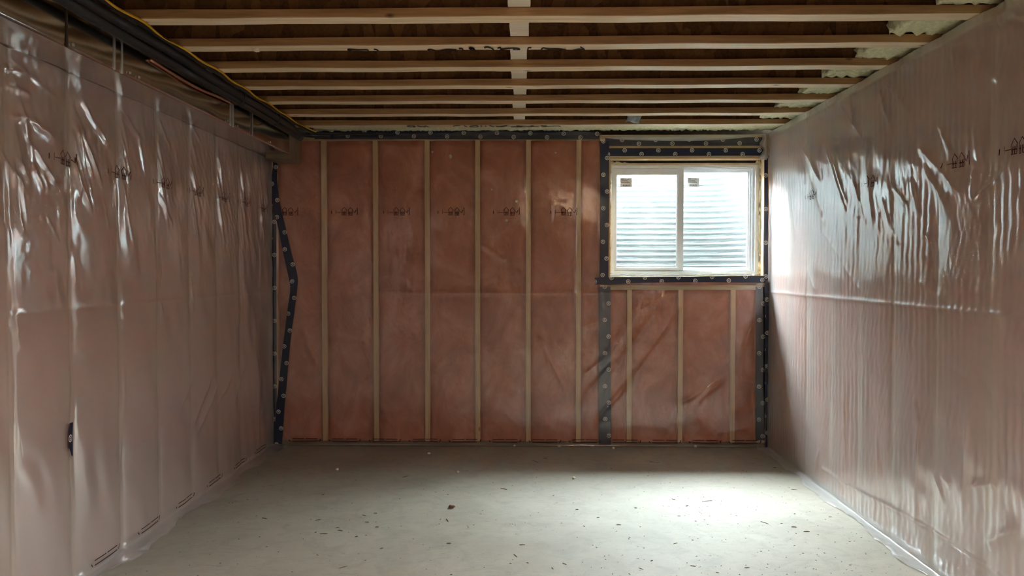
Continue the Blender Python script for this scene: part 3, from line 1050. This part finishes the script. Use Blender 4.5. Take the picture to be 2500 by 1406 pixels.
foam_bead('foam_bead', [(wx(1857), YW - 0.005, wz(y)) for y in (400, 425, 455, 500, 540, 580, 620, 650, 672)], 0.017, 3, win)
foam_bead('foam_bead', [(wx(1844), YW - 0.005, wz(397)), (wx(1853), YW - 0.006, wz(399)), (wx(1858), YW - 0.006, wz(412))], 0.014, 4, win)
foam_bead('foam_bead', [(wx(1489.5), YW - 0.005, wz(y)) for y in (396, 430, 470, 520, 580, 640, 672)], 0.006, 5, win)
foam_bead('foam_bead', [(wx(1490), YW, wz(396)), (wx(1510), YW + 0.01, wz(397.5)), (wx(1535), YW + 0.02, wz(400))], 0.010, 6, win)
foam_bead('foam_bead', [(wx(x), YW - 0.004, wz(672.5)) for x in (1490, 1560, 1640, 1720, 1800, 1856)], 0.005, 7, win)

# ------------------------------------------------------------------ outside: window well, ground
WCX, WHW = (WX0 + WX1) / 2, 0.70
well_y0, well_d = YB + 0.23, 0.95
plan = []
rc = 0.36
plan += [(WCX - WHW, well_y0)]
for k in range(13):
    a = math.pi - k / 12 * math.pi / 2
    plan.append((WCX - WHW + rc + rc * math.cos(a), well_y0 + well_d - rc + rc * math.sin(a)))
for k in range(13):
    a = math.pi / 2 - k / 12 * math.pi / 2
    plan.append((WCX + WHW - rc + rc * math.cos(a), well_y0 + well_d - rc + rc * math.sin(a)))
plan += [(WCX + WHW, well_y0)]
pitch_c = 0.0515
wz0, wz1 = 0.95, 2.50
nzr = int((wz1 - wz0) / pitch_c * 8)
vs, fs = [], []
for j in range(nzr + 1):
    z = wz0 + (wz1 - wz0) * j / nzr
    off = 0.016 * math.sin(2 * math.pi * z / pitch_c)
    for i, (x, y) in enumerate(plan):
        a, b = plan[max(i - 1, 0)], plan[min(i + 1, len(plan) - 1)]
        tx, ty = b[0] - a[0], b[1] - a[1]
        L = math.hypot(tx, ty)
        vs.append((x - ty / L * -off, y + tx / L * -off * -1 * -1, z))
n = len(plan)
for j in range(nzr):
    for i in range(n - 1):
        a = j * n + i
        fs.append((a, a + 1, a + n + 1, a + n))
well = empty('window_well', (WCX, well_y0 + well_d / 2, 1.15))
tag(well, 'galvanised corrugated steel window well outside the window', 'window well')
link('corrugated_wall', mesh('corrugated_wall', vs, fs, True), M['steel'], well)
box('gravel_bed', WCX - WHW - 0.05, WCX + WHW + 0.05, well_y0 + 0.002, well_y0 + well_d + 0.05, 1.05, 1.15, M['gravel'], well)
mb = MB()
gz = 2.42
mb.box(-30, WCX - WHW - 0.03, well_y0, 40, gz - 0.05, gz); mb.box(WCX + WHW + 0.03, 30, well_y0, 40, gz - 0.05, gz)
mb.box(WCX - WHW - 0.03, WCX + WHW + 0.03, well_y0 + well_d + 0.03, 40, gz - 0.05, gz)
o = mb.build('ground', M['lawn'])
tag(o, 'ground around the window well outside', kind='structure')

# sampling portal in the window opening (emits nothing itself)
pd = bpy.data.lights.new('window_portal', 'AREA')
pd.shape = 'RECTANGLE'; pd.size = WX1 - WX0; pd.size_y = WZ1 - WZ0
pd.cycles.is_portal = True
po = bpy.data.objects.new('window_portal', pd)
po.location = (WCX, YB + 0.225, (WZ0 + WZ1) / 2)
po.rotation_euler = (R(-90), 0, 0)
col.objects.link(po)

# ------------------------------------------------------------------ floor joists
JY = [3.257 + 0.4064 * k for k in range(7)]
FW, FH = 0.089, 0.038
ORD = ['nearest', 'second nearest', 'third nearest', 'fourth', 'fifth', 'second-to-last', 'last']
JL = ['wooden I-joist nearest the viewer, at the top edge of the photo', 'second wooden I-joist from the viewer with scrawled black marker on its underside',
      'third wooden I-joist from the viewer, plain underside', 'fourth wooden I-joist from the viewer, middle of the seven',
      'fifth wooden I-joist from the viewer, third from the far wall', 'sixth wooden I-joist from the viewer, one before the far wall joist',
      'farthest wooden I-joist, next to the yellow foam, with black marker on its edge']
JX0, JX1 = XL - 0.05, XR + 0.05
joists = []
for k, y in enumerate(JY):
    j = empty('floor_joist', ((JX0 + JX1) / 2, y + FW / 2, ZJ))
    tag(j, JL[k], 'joist', 'I-joists of the ceiling')
    # bottom flange with a slightly wavy lower arris
    nseg = 40
    vs, fs = [], []
    rr = random.Random(k)
    for i in range(nseg + 1):
        x = JX0 + (JX1 - JX0) * i / nseg
        d = 0.0012 * math.sin(i * 0.7 + k) + rr.uniform(-0.0008, 0.0008)
        dt = 0.0015 * math.sin(i * 0.45 + 2 * k)
        vs += [(x, y + 0.0015, ZJ + d), (x, y, ZJ + 0.003 + d), (x, y, ZJ + FH + dt), (x, y + FW, ZJ + FH), (x, y + FW, ZJ + 0.002 + d), (x, y + FW - 0.0015, ZJ + d)]
    for i in range(nseg):
        for q in range(6):
            a, b = i * 6 + q, i * 6 + (q + 1) % 6
            fs.append((a, a + 6, b + 6, b))
    fs += [tuple(range(6)), tuple(range(nseg * 6, nseg * 6 + 6))[::-1]]
    c = Vector(((JX0 + JX1) / 2, y + FW / 2, ZJ))
    me = mesh('bottom_flange', [Vector(v) - c for v in vs], fs)
    me.materials.append(M['flange']); me.materials.append(M['flange_side_shade'])
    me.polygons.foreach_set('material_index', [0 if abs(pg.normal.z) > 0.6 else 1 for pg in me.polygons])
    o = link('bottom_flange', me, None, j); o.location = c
    box('web', JX0, JX1, y + FW / 2 - 0.005, y + FW / 2 + 0.005, ZJ + FH - 0.004, ZT - FH + 0.004, M['osb'], j)
    box('top_flange', JX0, JX1, y, y + FW, ZT - FH, ZT, M['flange'], j)
    joists.append(j)

# marker writing, kept as the scrawl it is
def scrawl(j, k, ox, oy, sc_, strokes, wpx):
    y0_, y1_ = JY[k] + 0.003, JY[k] + FW - 0.003
    vs, fs = [], []
    for pl in strokes:
        P2 = smooth_path([Vector((ox + x * sc_, oy + y * sc_, 0)) for x, y in pl], 5) if len(pl) > 2 else [Vector((ox + x * sc_, oy + y * sc_, 0)) for x, y in pl]
        b0 = len(vs)
        for i, p in enumerate(P2):
            a, b = P2[max(i - 1, 0)], P2[min(i + 1, len(P2) - 1)]
            t = (b - a).normalized(); n_ = Vector((-t.y, t.x, 0)) * wpx / 2
            for q in (p + n_, p - n_):
                w = at(q.x, q.y, 'z', ZJ - 0.0025)
                vs.append((w.x, min(max(w.y, y0_), y1_), ZJ - 0.0025))
        for i in range(len(P2) - 1):
            a = b0 + 2 * i
            fs.append((a, a + 1, a + 3, a + 2))
    o = link('marker_writing', mesh('marker_writing', vs, fs), M['marker'], j)
    tag(o, 'scrawled black marker lettering', kind='stuff')

scrawl(joists[1], 1, 840, 90, 0.128, [
    [(65, 240), (250, 250), (440, 250), (465, 285)], [(65, 240), (150, 275), (330, 280)], [(570, 240), (620, 245), (670, 280)],
    [(1590, 250), (1650, 240), (1780, 270), (1950, 245), (2150, 255)], [(1600, 250), (1660, 285)], [(2060, 255), (2140, 285)],
    [(2190, 225), (2260, 232), (2270, 285)], [(2380, 215), (2480, 220)], [(2400, 280), (2500, 255)]], 3.2)
scrawl(joists[1], 1, 1140, 90, 0.128, [
    [(40, 215), (110, 215), (180, 285)], [(50, 280), (110, 265), (40, 220)], [(330, 212), (390, 197), (490, 230), (530, 285)],
    [(580, 220), (640, 210), (640, 285)], [(640, 240), (880, 218), (1010, 240), (800, 272)], [(880, 240), (990, 270)], [(1160, 280), (1170, 215), (1230, 210)],
    [(1400, 280), (1450, 215), (1540, 230), (1740, 230), (1890, 250)], [(1980, 262), (2140, 232), (2240, 240), (2160, 190)]], 3.2)
scrawl(joists[6], 6, 960, 285, 0.088, [
    [(380, 268), (500, 242), (610, 280), (400, 282)], [(660, 244), (740, 272), (900, 280)], [(870, 246), (980, 284)],
    [(1660, 280), (1700, 255), (1860, 242)], [(1960, 246), (2050, 282)], [(2120, 264), (2300, 245), (2350, 280), (2130, 284)], [(2440, 242), (2450, 284)]], 1.6)
scrawl(joists[6], 6, 1170, 285, 0.088, [
    [(40, 245), (60, 284)], [(170, 248), (190, 284)], [(280, 245), (410, 284)], [(470, 265), (560, 278), (770, 250), (620, 268)],
    [(890, 284), (1140, 282), (1200, 250)], [(1030, 256), (1150, 260)], [(1430, 258), (1520, 258)], [(900, 283), (1650, 284)],
    [(1710, 245), (1890, 262), (1720, 282)], [(1890, 264), (2220, 258), (2240, 284)]], 1.5)

# flat blocks lying on the flanges between the joists
BL = ['pale flat wood block in the bay nearest the viewer, cut by the photo edge', 'pale flat wood block between the first and second joists', 'pale wood block with small printed text between second and third joists',
      'pale flat wood block between the third and fourth joists', 'rough-edged pale wood block between the fourth and fifth joists', 'pale flat wood block between the fifth and sixth joists',
      'small pale wood block in the farthest bay, by the marked joist']
for k in range(7):
    ya = JY[k] - 0.4064 + FW / 2 + 0.008; yb = JY[k] - 0.003
    w = [0.047, 0.0445, 0.043, 0.0445, 0.040, 0.045, 0.041][k]
    xc = at([1266.5, 1267, 1266, 1267, 1269, 1267, 1267.5][k], 80, 'y', (ya + yb) / 2).x
    z0 = ZJ + FH + 0.001
    nseg = 8; vs = []; fs = []
    rr = random.Random(50 + k)
    for i in range(nseg + 1):
        u = i / nseg
        yy = ya + (yb - ya) * u
        sag = -0.006 * u * u
        e0, e1 = rr.uniform(-0.0015, 0.0015), rr.uniform(-0.0015, 0.0015)
        vs += [(-w + e0, yy, z0 + sag + 0.006), (w + e1, yy, z0 + sag + 0.006), (w + e1, yy, z0 + 0.036), (-w + e0, yy, z0 + 0.036)]
    for i in range(nseg):
        for q in range(4):
            a, b = i * 4 + q, i * 4 + (q + 1) % 4
            fs.append((a, b, b + 4, a + 4))
    fs += [(3, 2, 1, 0), tuple(nseg * 4 + q for q in range(4))]
    o = link('blocking', mesh('blocking', vs, fs), M['block'])
    o.location.x = xc
    tag(o, BL[k], 'wood block', 'flat blocks between the joists')

# ------------------------------------------------------------------ spray foam
def lumpy(name, x0, x1, y0, y1, z0, z1, res, amp, seed, mat=None):
    """closed foam lump: box shell with lumpy faces"""
    bm = bmesh.new()
    bmesh.ops.create_cube(bm, size=1)
    sz = (x1 - x0, y1 - y0, z1 - z0)
    me = bpy.data.meshes.new(name)
    nx, ny, nz_ = [max(1, int(s / res)) for s in sz]
    bm.free()
    vs, fs = [], {}
    idx = {}
    verts = []; faces = []
    def vid(i, j, k):
        key = (i, j, k)
        if key not in idx:
            idx[key] = len(verts)
            verts.append([x0 + sz[0] * i / nx, y0 + sz[1] * j / ny, z0 + sz[2] * k / nz_])
        return idx[key]
    for i in range(nx):
        for j in range(ny):
            faces.append((vid(i, j, 0), vid(i, j + 1, 0), vid(i + 1, j + 1, 0), vid(i + 1, j, 0)))
            faces.append((vid(i, j, nz_), vid(i + 1, j, nz_), vid(i + 1, j + 1, nz_), vid(i, j + 1, nz_)))
    for i in range(nx):
        for k in range(nz_):
            faces.append((vid(i, 0, k), vid(i + 1, 0, k), vid(i + 1, 0, k + 1), vid(i, 0, k + 1)))
            faces.append((vid(i, ny, k), vid(i, ny, k + 1), vid(i + 1, ny, k + 1), vid(i + 1, ny, k)))
    for j in range(ny):
        for k in range(nz_):
            faces.append((vid(0, j, k), vid(0, j, k + 1), vid(0, j + 1, k + 1), vid(0, j + 1, k)))
            faces.append((vid(nx, j, k), vid(nx, j + 1, k), vid(nx, j + 1, k + 1), vid(nx, j, k + 1)))
    A = np.array(verts)
    r = np.random.default_rng(seed)
    D = np.zeros_like(A)
    for ax in range(3):
        for _ in range(14):
            L = math.exp(r.uniform(math.log(0.025), math.log(0.16)))
            kv = r.normal(size=3); kv = kv / np.linalg.norm(kv) * 2 * math.pi / L
            D[:, ax] += np.abs(np.sin(A @ kv + r.uniform(0, 6.28))) * (L / 0.16) ** 0.5
    D = (D / 7 - 0.6) * amp
    D[:, 2] = np.maximum(D[:, 2], -0.5 * amp)
    A = A + D
    me = mesh(name, A.tolist(), faces, True)
    return link(name, me, mat or M['spray'])


o = lumpy('spray_foam', XL + 0.35, XR + 0.04, JY[6] + FW + 0.012, YB + 0.0, ZJ + 0.018, ZT - 0.06, 0.018, 0.045, 5)
tag(o, 'lumpy yellow-green spray foam strip above the far wall', 'foam')
FL = ['olive spray foam lump at the right end of the nearest joist bay', 'grey-green lumpy spray foam right of the first and second joists',
      'smooth dark green spray foam at the right end between second and third joists', 'green spray foam at the right end between third and fourth joists',
      'green spray foam at the right end between fourth and fifth joists', 'small green spray foam lump right between fifth and sixth joists', 'pale green spray foam lump right end of the farthest bay']
for k in range(7):
    o = lumpy('spray_foam', 1.72 - 0.015 * (k % 2), XR + 0.08, JY[k] - 0.4064 + FW + 0.018, JY[k] - 0.012, ZJ + 0.03, ZT - 0.065, 0.02, 0.05, 20 + k)
    tag(o, FL[k], 'foam', 'spray foam in the right joist bays')

# ------------------------------------------------------------------ duct along the left wall
DX = -1.80
duct = empty('duct', (XL + 0.12, 4.0, DZ))
tag(duct, 'shiny galvanised rectangular duct running along the top of left wall', 'duct')
seams = [YR + 0.02, 1.6, 2.955, 4.62, 6.035]
for a, b in zip(seams[:-1], seams[1:]):
    nl = max(4, int((b - a) / 0.08))
    vs, fs = [], []
    g = 0.0008
    for i in range(nl + 1):
        y = a + g + (b - a - 2 * g) * i / nl
        bow = 0.004 * math.sin(math.pi * i / nl) + 0.0015 * math.sin(i * 1.3)
        prof = [(XL - 0.08, DZ), (XL + 0.06, DZ - bow * 0.5), (DX - 0.012, DZ - bow * 0.4), (DX - 0.002, DZ), (DX, DZ + 0.01), (DX + bow, DZ + 0.06), (DX + bow * 1.3, DZ + 0.12), (DX, DZ + 0.196), (XL - 0.08, DZ + 0.198)]
        vs += [(x, y, z) for x, z in prof]
    n = 9
    for i in range(nl):
        for q in range(n):
            p_, p2 = i * n + q, i * n + (q + 1) % n
            fs.append((p_, p_ + n, p2 + n, p2))
    me = mesh('duct_section', vs, fs, True)
    o = link('duct_section', me, M['duct'], duct)
for y, w in ((2.955, 0.007), (3.30, 0.010), (3.36, 0.010), (4.60, 0.010), (4.64, 0.010), (1.6, 0.02)):
    mb = MB().box(DX - 0.004, DX + 0.0065, y - w / 2, y + w / 2, DZ - 0.001, DZ + 0.195)
    mb.build('drive_cleat', M['rim'] if w < 0.009 else M['zinc'], duct, bevel=0.001)
box('drop_box', XL + 0.06, DX + 0.003, 5.74, 6.03, DZ - 0.035, ZJ - 0.03, M['drop'], duct, bevel=0.002)
# strap hanger and screws
box('hanger_strap', DX + 0.005, DX + 0.008, 4.945, 4.965, DZ - 0.002, ZJ, M['zinc'], duct)
for y in (2.99, 3.42, 3.5, 4.55, 4.70, 5.3):
    box('screw_head', DX + 0.004, DX + 0.010, y - 0.005, y + 0.005, DZ + 0.012, DZ + 0.022, M['zinc'], duct)

# insulated pipes and cables under the joists beside the duct
def hung(name, path, rad, mat, n=10, smooth=True, sub=8):
    return MB().tube(smooth_path(path, sub), rad, n).build(name, mat, smooth=smooth)

zc = ZJ - 0.028
o = hung('insulated_pipe', [(-1.70, 1.2, zc), (-1.705, 2.4, zc), (-1.72, 3.0, zc - 0.004), (-1.715, 3.6, zc), (-1.725, 4.2, zc - 0.003), (-1.72, 4.9, zc), (-1.735, 5.5, zc), (-1.75, 5.82, zc), (-1.70, 5.95, zc + 0.004), (-1.55, 5.985, zc + 0.008)], 0.0235, M['black_foam'])
tag(o, 'black foam-insulated pipe under the joists, the upper of two by the duct', 'pipe')
zb = ZJ - 0.060
o = hung('insulated_pipe', [(-1.767, 1.2, zb + 0.022), (-1.765, 2.3, zb + 0.018), (-1.745, 2.8, zb), (-1.75, 3.3, zb - 0.004), (-1.755, 3.9, zb), (-1.757, 4.3, zb + 0.006), (-1.765, 4.9, zb + 0.012), (-1.77, 5.4, zb + 0.012), (-1.775, 5.95, zb + 0.012)], 0.025, M['black_foam'])
tag(o, 'thick black foam-insulated pipe hanging lower, against the duct side', 'pipe')
o = hung('black_cable', [(-1.672, 1.2, ZJ - 0.012), (-1.675, 2.9, ZJ - 0.012), (-1.68, 4.2, ZJ - 0.013), (-1.69, 5.4, ZJ - 0.012), (-1.68, 5.86, ZJ - 0.012), (-1.62, 5.93, ZJ - 0.014), (-1.3, 5.985, ZJ - 0.012), (-1.05, 6.0, ZJ - 0.004)], 0.011, M['black_cable'], 8)
tag(o, 'black cable bending round the far left corner along the wall top', 'cable')
o = hung('copper_tube', [(-1.788, 3.6, zb - 0.02), (-1.782, 3.9, zb - 0.036), (-1.78, 4.15, zb - 0.036), (-1.775, 4.35, zb - 0.026), (-1.786, 4.6, zb - 0.012)], 0.008, M['copper'], 8)
tag(o, 'thin bare copper tube below the black pipe', 'pipe')
ypts = [(-1.655, 1.4, ZJ - 0.006)]
for k, y in enumerate([2.2, 2.85] + JY):
    ypts.append((-1.66 - 0.006 * (k % 2) - 0.008 * (k > 5), y + 0.03, ZJ - 0.005))
    if k < 8: ypts.append((-1.662 - 0.005 * (k % 3) - 0.006 * (k > 5), y + 0.23, ZJ - 0.014))
ypts += [(-1.65, 5.9, ZJ - 0.006), (-1.60, 5.99, ZJ - 0.004)]
o = hung('yellow_cable', ypts, 0.0058, M['yellow'], 8, sub=4)
tag(o, 'thin yellow cable stapled under the joists beside the black pipes', 'cable')
# cable ties round the pipes
for k, y in enumerate((2.72, 4.55, 5.2)):
    c = [(-1.738 + 0.047 * math.cos(a), y, ZJ - 0.046 + 0.046 * math.sin(a)) for a in np.linspace(0, 2 * math.pi, 25)]
    o = MB().tube(c, 0.003, 6, cap=False).build('cable_tie', M['black_cable'], smooth=True)
    tag(o, ['black tie round the pipes near the photo top edge', 'black tie round the pipes at mid length', 'black tie round the pipes near the far corner'][k], 'cable tie')

# the joists go on behind the viewer; the lamp sits up between two of them
for k in range(1, 15):
    y = JY[0] - 0.4064 * k
    if y < YR: break
    box('joist_flange', JX0, JX1, y, y + FW, ZJ, ZJ + FH, M['flange'], ce)
    box('joist_web', JX0, JX1, y + FW / 2 - 0.005, y + FW / 2 + 0.005, ZJ + FH, ZT - FH, M['osb'], ce)
LY = JY[0] - 0.4064 * 8 + FW / 2 + 0.2032
# bare bulb in a ceiling lampholder behind the viewer
LX = 1.0
lamp = empty('ceiling_lamp', (LX, LY, ZT))
tag(lamp, 'bare bulb in a white lampholder under the subfloor behind the viewer', 'lamp')
MB().tube([(LX, LY, ZT), (LX, LY, ZT - 0.03), (LX, LY, ZT - 0.031), (LX, LY, ZT - 0.07)], [0.06, 0.055, 0.025, 0.022], 16).build('lampholder', M['vinyl'], lamp, smooth=True)
ld = bpy.data.lights.new('bulb', 'POINT')
ld.energy = 360.0; ld.color = (1.0, 0.99, 0.97); ld.shadow_soft_size = 0.06
lo = bpy.data.objects.new('bulb', ld); lo.location = (LX, LY, ZT - 0.13); col.objects.link(lo); lo.parent = lamp
lo.matrix_parent_inverse = Matrix.Translation(lamp.location).inverted()

# ------------------------------------------------------------------ bits on joists and in the wall
# crumpled plastic scrap wedged by the last joist
rr = random.Random(4)
c0 = at(1546, 291, 'y', JY[6] - 0.02)
vs, fs = [], []
for j in range(5):
    for i in range(6):
        vs.append((c0.x + (i - 2.5) * 0.020 + (j - 2) * -0.004 + rr.uniform(-.006, .006), c0.y - 0.02 * math.sin(i * 1.1) + rr.uniform(-.008, .008), c0.z + (2 - j) * 0.013 + (0.006 if i < 3 else 0.0) + rr.uniform(-.004, .004)))
for j in range(4):
    for i in range(5):
        a = j * 6 + i
        fs.append((a, a + 1, a + 7, a + 6))
o = link('plastic_scrap', mesh('plastic_scrap', vs, fs, True), M['plastic_scrap'])
sm = o.modifiers.new('thick', 'SOLIDIFY'); sm.thickness = 0.003
tag(o, 'crumpled blue-grey plastic scrap wedged before the farthest joist', 'scrap')


def nugget(name, c, sx, sy, sz, mat, seed, flat=True):
    bm = bmesh.new()
    bmesh.ops.create_icosphere(bm, subdivisions=2, radius=1)
    r = random.Random(seed)
    ph = [r.uniform(0, 6.28) for _ in range(6)]
    for v in bm.verts:
        k = 1 + 0.22 * math.sin(3 * v.co.x + ph[0]) + 0.18 * math.sin(4 * v.co.y + ph[1]) + 0.15 * math.sin(5 * v.co.z + ph[2] + 2 * v.co.x)
        v.co = Vector((v.co.x * sx * k, v.co.y * sy * k, v.co.z * sz * k))
    if flat:
        mn = min(v.co.z for v in bm.verts)
        for v in bm.verts: v.co.z = max(v.co.z - mn - 0.15 * sz, 0.0)
    me = bpy.data.meshes.new(name); bm.to_mesh(me); bm.free()
    me.materials.append(mat)
    o = bpy.data.objects.new(name, me); col.objects.link(o); o.location = c
    return o


p = at(634, 129, 'z', ZJ - 0.008)
o = nugget('foam_crumb', (p.x, JY[1] + 0.045, ZJ - 0.008), 0.022, 0.012, 0.009, M['crumb'], 3, False)
tag(o, 'pale foam crumb hanging under the second joist', 'crumb')
for i, (px, py, r_, lab) in enumerate(((1100, 382, 0.014, 'round pale foam disc behind the far wall film'), (1357, 373, 0.008, 'small pale fleck behind film near the window side top'),
                                       (1261, 491, 0.010, 'curled pale shaving behind the film above a printed mark'), (1237, 538, 0.011, 'pale curved shaving behind the film below a printed mark'),
                                       (1201, 463, 0.008, 'pale fleck behind film left of a centre stud'), (1056, 371, 0.009, 'pale crumb high behind the film by the third stud'))):
    p = at(px, py, 'y', YB + 0.010)
    o = nugget('foam_fleck', p, r_, 0.006, r_ * (0.7 if i % 2 else 1.0), M['crumb'], 60 + i, False)
    tag(o, lab, 'fleck')

# ------------------------------------------------------------------ debris on the floor
def fpt(px, py): return at(px, py, 'z', 0.0)

SPL = []
for x, y, L, a in ((165, 806, 45, 12), (675, 598, 26, -20), (1390, 443, 52, -14), (1033, 780, 36, 18), (1130, 762, 30, 0), (1057, 840, 36, 4), (1145, 882, 32, 2),
                   (630, 820, 50, -8), (800, 887, 32, 0), (825, 915, 42, 5), (680, 940, 72, -1), (610, 928, 18, -28), (965, 966, 26, -8), (1185, 1067, 32, -12),
                   (850, 1232, 78, -16), (1758, 824, 34, 55), (2250, 550, 60, 9), (2410, 1038, 52, 1), (2353, 1133, 46, 44), (1770, 1024, 42, 0)):
    SPL.append((600 + x * .28, 1040 + y * .28, L * .28, a))
for x, y, L, a in ((383, 310, 66, 25), (1422, 315, 92, 4), (1880, 655, 92, -4), (1587, 640, 32, 14), (1705, 698, 24, -10), (1635, 785, 28, 5), (2383, 845, 76, 20),
                   (928, 800, 24, -4), (808, 875, 18, 25), (1605, 1024, 40, -15), (1305, 1246, 44, 22), (637, 1203, 38, 24), (532, 1242, 20, 45), (1757, 1222, 50, 8),
                   (2228, 1237, 46, -2), (1970, 1279, 30, 10), (2470, 365, 30, -6), (1110, 863, 40, 4), (745, 730, 26, 2), (1258, 715, 24, 6), (1397, 1177, 22, -10), (470, 282, 40, 4)):
    SPL.append((1200 + x * .28, 1040 + y * .28, L * .28, a))
for x, y, L, a in ((385, 820, 40, 6), (185, 1045, 56, 18), (385, 1075, 36, 4), (470, 1105, 42, 2), (630, 1006, 24, 0), (65, 1350, 36, -4), (300, 1050, 18, 5)):
    SPL.append((1800 + x * .36, 900 + y * .36, L * .36, a))
BANDS = [(0, 1148, 'in the shadow strip along the far wall'), (1148, 1228, 'at the far edge of the lit floor'), (1228, 1270, 'just beyond the middle of the floor'),
         (1270, 1305, 'across the middle of the floor'), (1305, 1345, 'on the near half of the floor'), (1345, 2000, 'along the bottom edge of the photo')]
WORD = ['leftmost', 'second from left', 'third from left', 'fourth from left', 'fifth from left', 'sixth from left', 'seventh from left', 'eighth from left',
        'ninth from left', 'tenth from left', 'eleventh from left', 'twelfth from left', 'thirteenth from left', 'fourteenth from left', 'fifteenth from left', 'sixteenth from left', 'seventeenth from left']
SPLAB = {}
for lo_, hi_, txt in BANDS:
    row = sorted([q for q in SPL if lo_ <= q[1] < hi_])
    for n_, q in enumerate(row):
        SPLAB[q] = 'thin dark wood splinter %s, %s' % (txt, WORD[n_] if n_ < len(row) - 1 or n_ == 0 else 'rightmost')
rr = random.Random(11)
for i, (px, py, L, a) in enumerate(SPL):
    dx, dy = L / 2 * math.cos(R(a)), L / 2 * math.sin(R(a))
    p0, p1 = fpt(px - dx, py - dy), fpt(px + dx, py + dy)
    c = (p0 + p1) / 2
    ln = min((p1 - p0).length, 0.10)
    ang = math.atan2(p1.y - p0.y, p1.x - p0.x)
    w, h = rr.uniform(0.003, 0.0055), rr.uniform(0.002, 0.0045)
    hl = ln / 2
    b_ = rr.uniform(-0.2, 0.2) * ln * 0.3
    vs = [(-hl, -w * .3, 0), (-hl * .2, -w / 2 + b_ * .2, 0), (hl, 0, 0), (hl * .3, w / 2 + b_ * .2, 0), (-hl * .9, w * .4, 0)]
    vs = vs + [(x * 0.96, y * 0.8, h * (1.0 if abs(x) < hl * .5 else 0.7)) for x, y, z in vs]
    fs = [(4, 3, 2, 1, 0), (5, 6, 7, 8, 9)] + [(q, (q + 1) % 5, 5 + (q + 1) % 5, 5 + q) for q in range(5)]
    o = link('wood_splinter', mesh('wood_splinter', vs, fs), M['sliver'])
    o.location = (c.x, c.y, 0.0002)
    o.rotation_euler = (0, 0, ang)
    tag(o, SPLAB[SPL[i]], 'splinter', 'wood splinters scattered on the floor')
CHL = ['pale foam crumb in the shadow left of centre, near the middle of the floor', 'pale foam crumb in the shadow strip, just past the third stud', 'faint pale crumb on the shaded floor left of the clod',
       'pale foam crumb with a thin tail at the edge of the lit floor', 'second pale crumb from left against the far wall', 'leftmost pale crumb against the far wall', 'pale crumb against the far wall left of the dark tape',
       'pale crumb on the floor just in front of the dark tape', 'rightmost pale crumb against the far wall under the window']
CH = [(600 + x * .28, 1040 + y * .28) for x, y in ((1850, 410), (1600, 245), (797, 386))]
CH += [(1200 + x * .28, 1040 + y * .28) for x, y in ((720, 460), (590, 184), (200, 180), (880, 179), (1063, 203), (1780, 187))]
for i, (px, py) in enumerate(CH):
    p = fpt(px, py)
    o = nugget('foam_crumb', (p.x, p.y, 0), 0.012, 0.010, 0.008, M['crumb'], 80 + i)
    tag(o, CHL[i], 'crumb', 'pale crumbs on the floor')
p = fpt(1103, 1240)
o = nugget('dirt_clod', (p.x, p.y, 0), 0.018, 0.013, 0.011, M['clod'], 5)
tag(o, 'largest dark brown clod of dirt on the concrete floor', 'clod')
# fine grit, nobody could count it
mb = MB()
rg = np.random.default_rng(3)
for _ in range(900):
    x = rg.uniform(XL + 0.1, XR - 0.1); y = rg.uniform(2.3, YB - 0.6)
    if rg.random() < 0.45:
        x = XR - 0.1 - abs(rg.normal()) * 0.9; y = 2.6 + abs(rg.normal()) * 1.3
    if not (XL + 0.1 < x < XR - 0.08 and y < YB - 0.1): continue
    r_ = rg.uniform(0.0012, 0.0035)
    a = rg.uniform(0, 3.14); e = rg.uniform(1, 2.6)
    ca, sa = math.cos(a) * r_ * e, math.sin(a) * r_ * e
    mb.add([(x - ca, y - sa, 0.0002), (x + sa * .5, y - ca * .5, 0.0002), (x + ca, y + sa, 0.0002), (x - sa * .5, y + ca * .5, 0.0002), (x, y, r_ * 0.9)],
           [(0, 1, 4), (1, 2, 4), (2, 3, 4), (3, 0, 4)])
o = mb.build('floor_grit', M['sliver'])
tag(o, 'fine dark grit and sawdust scattered over the floor', 'grit', kind='stuff')
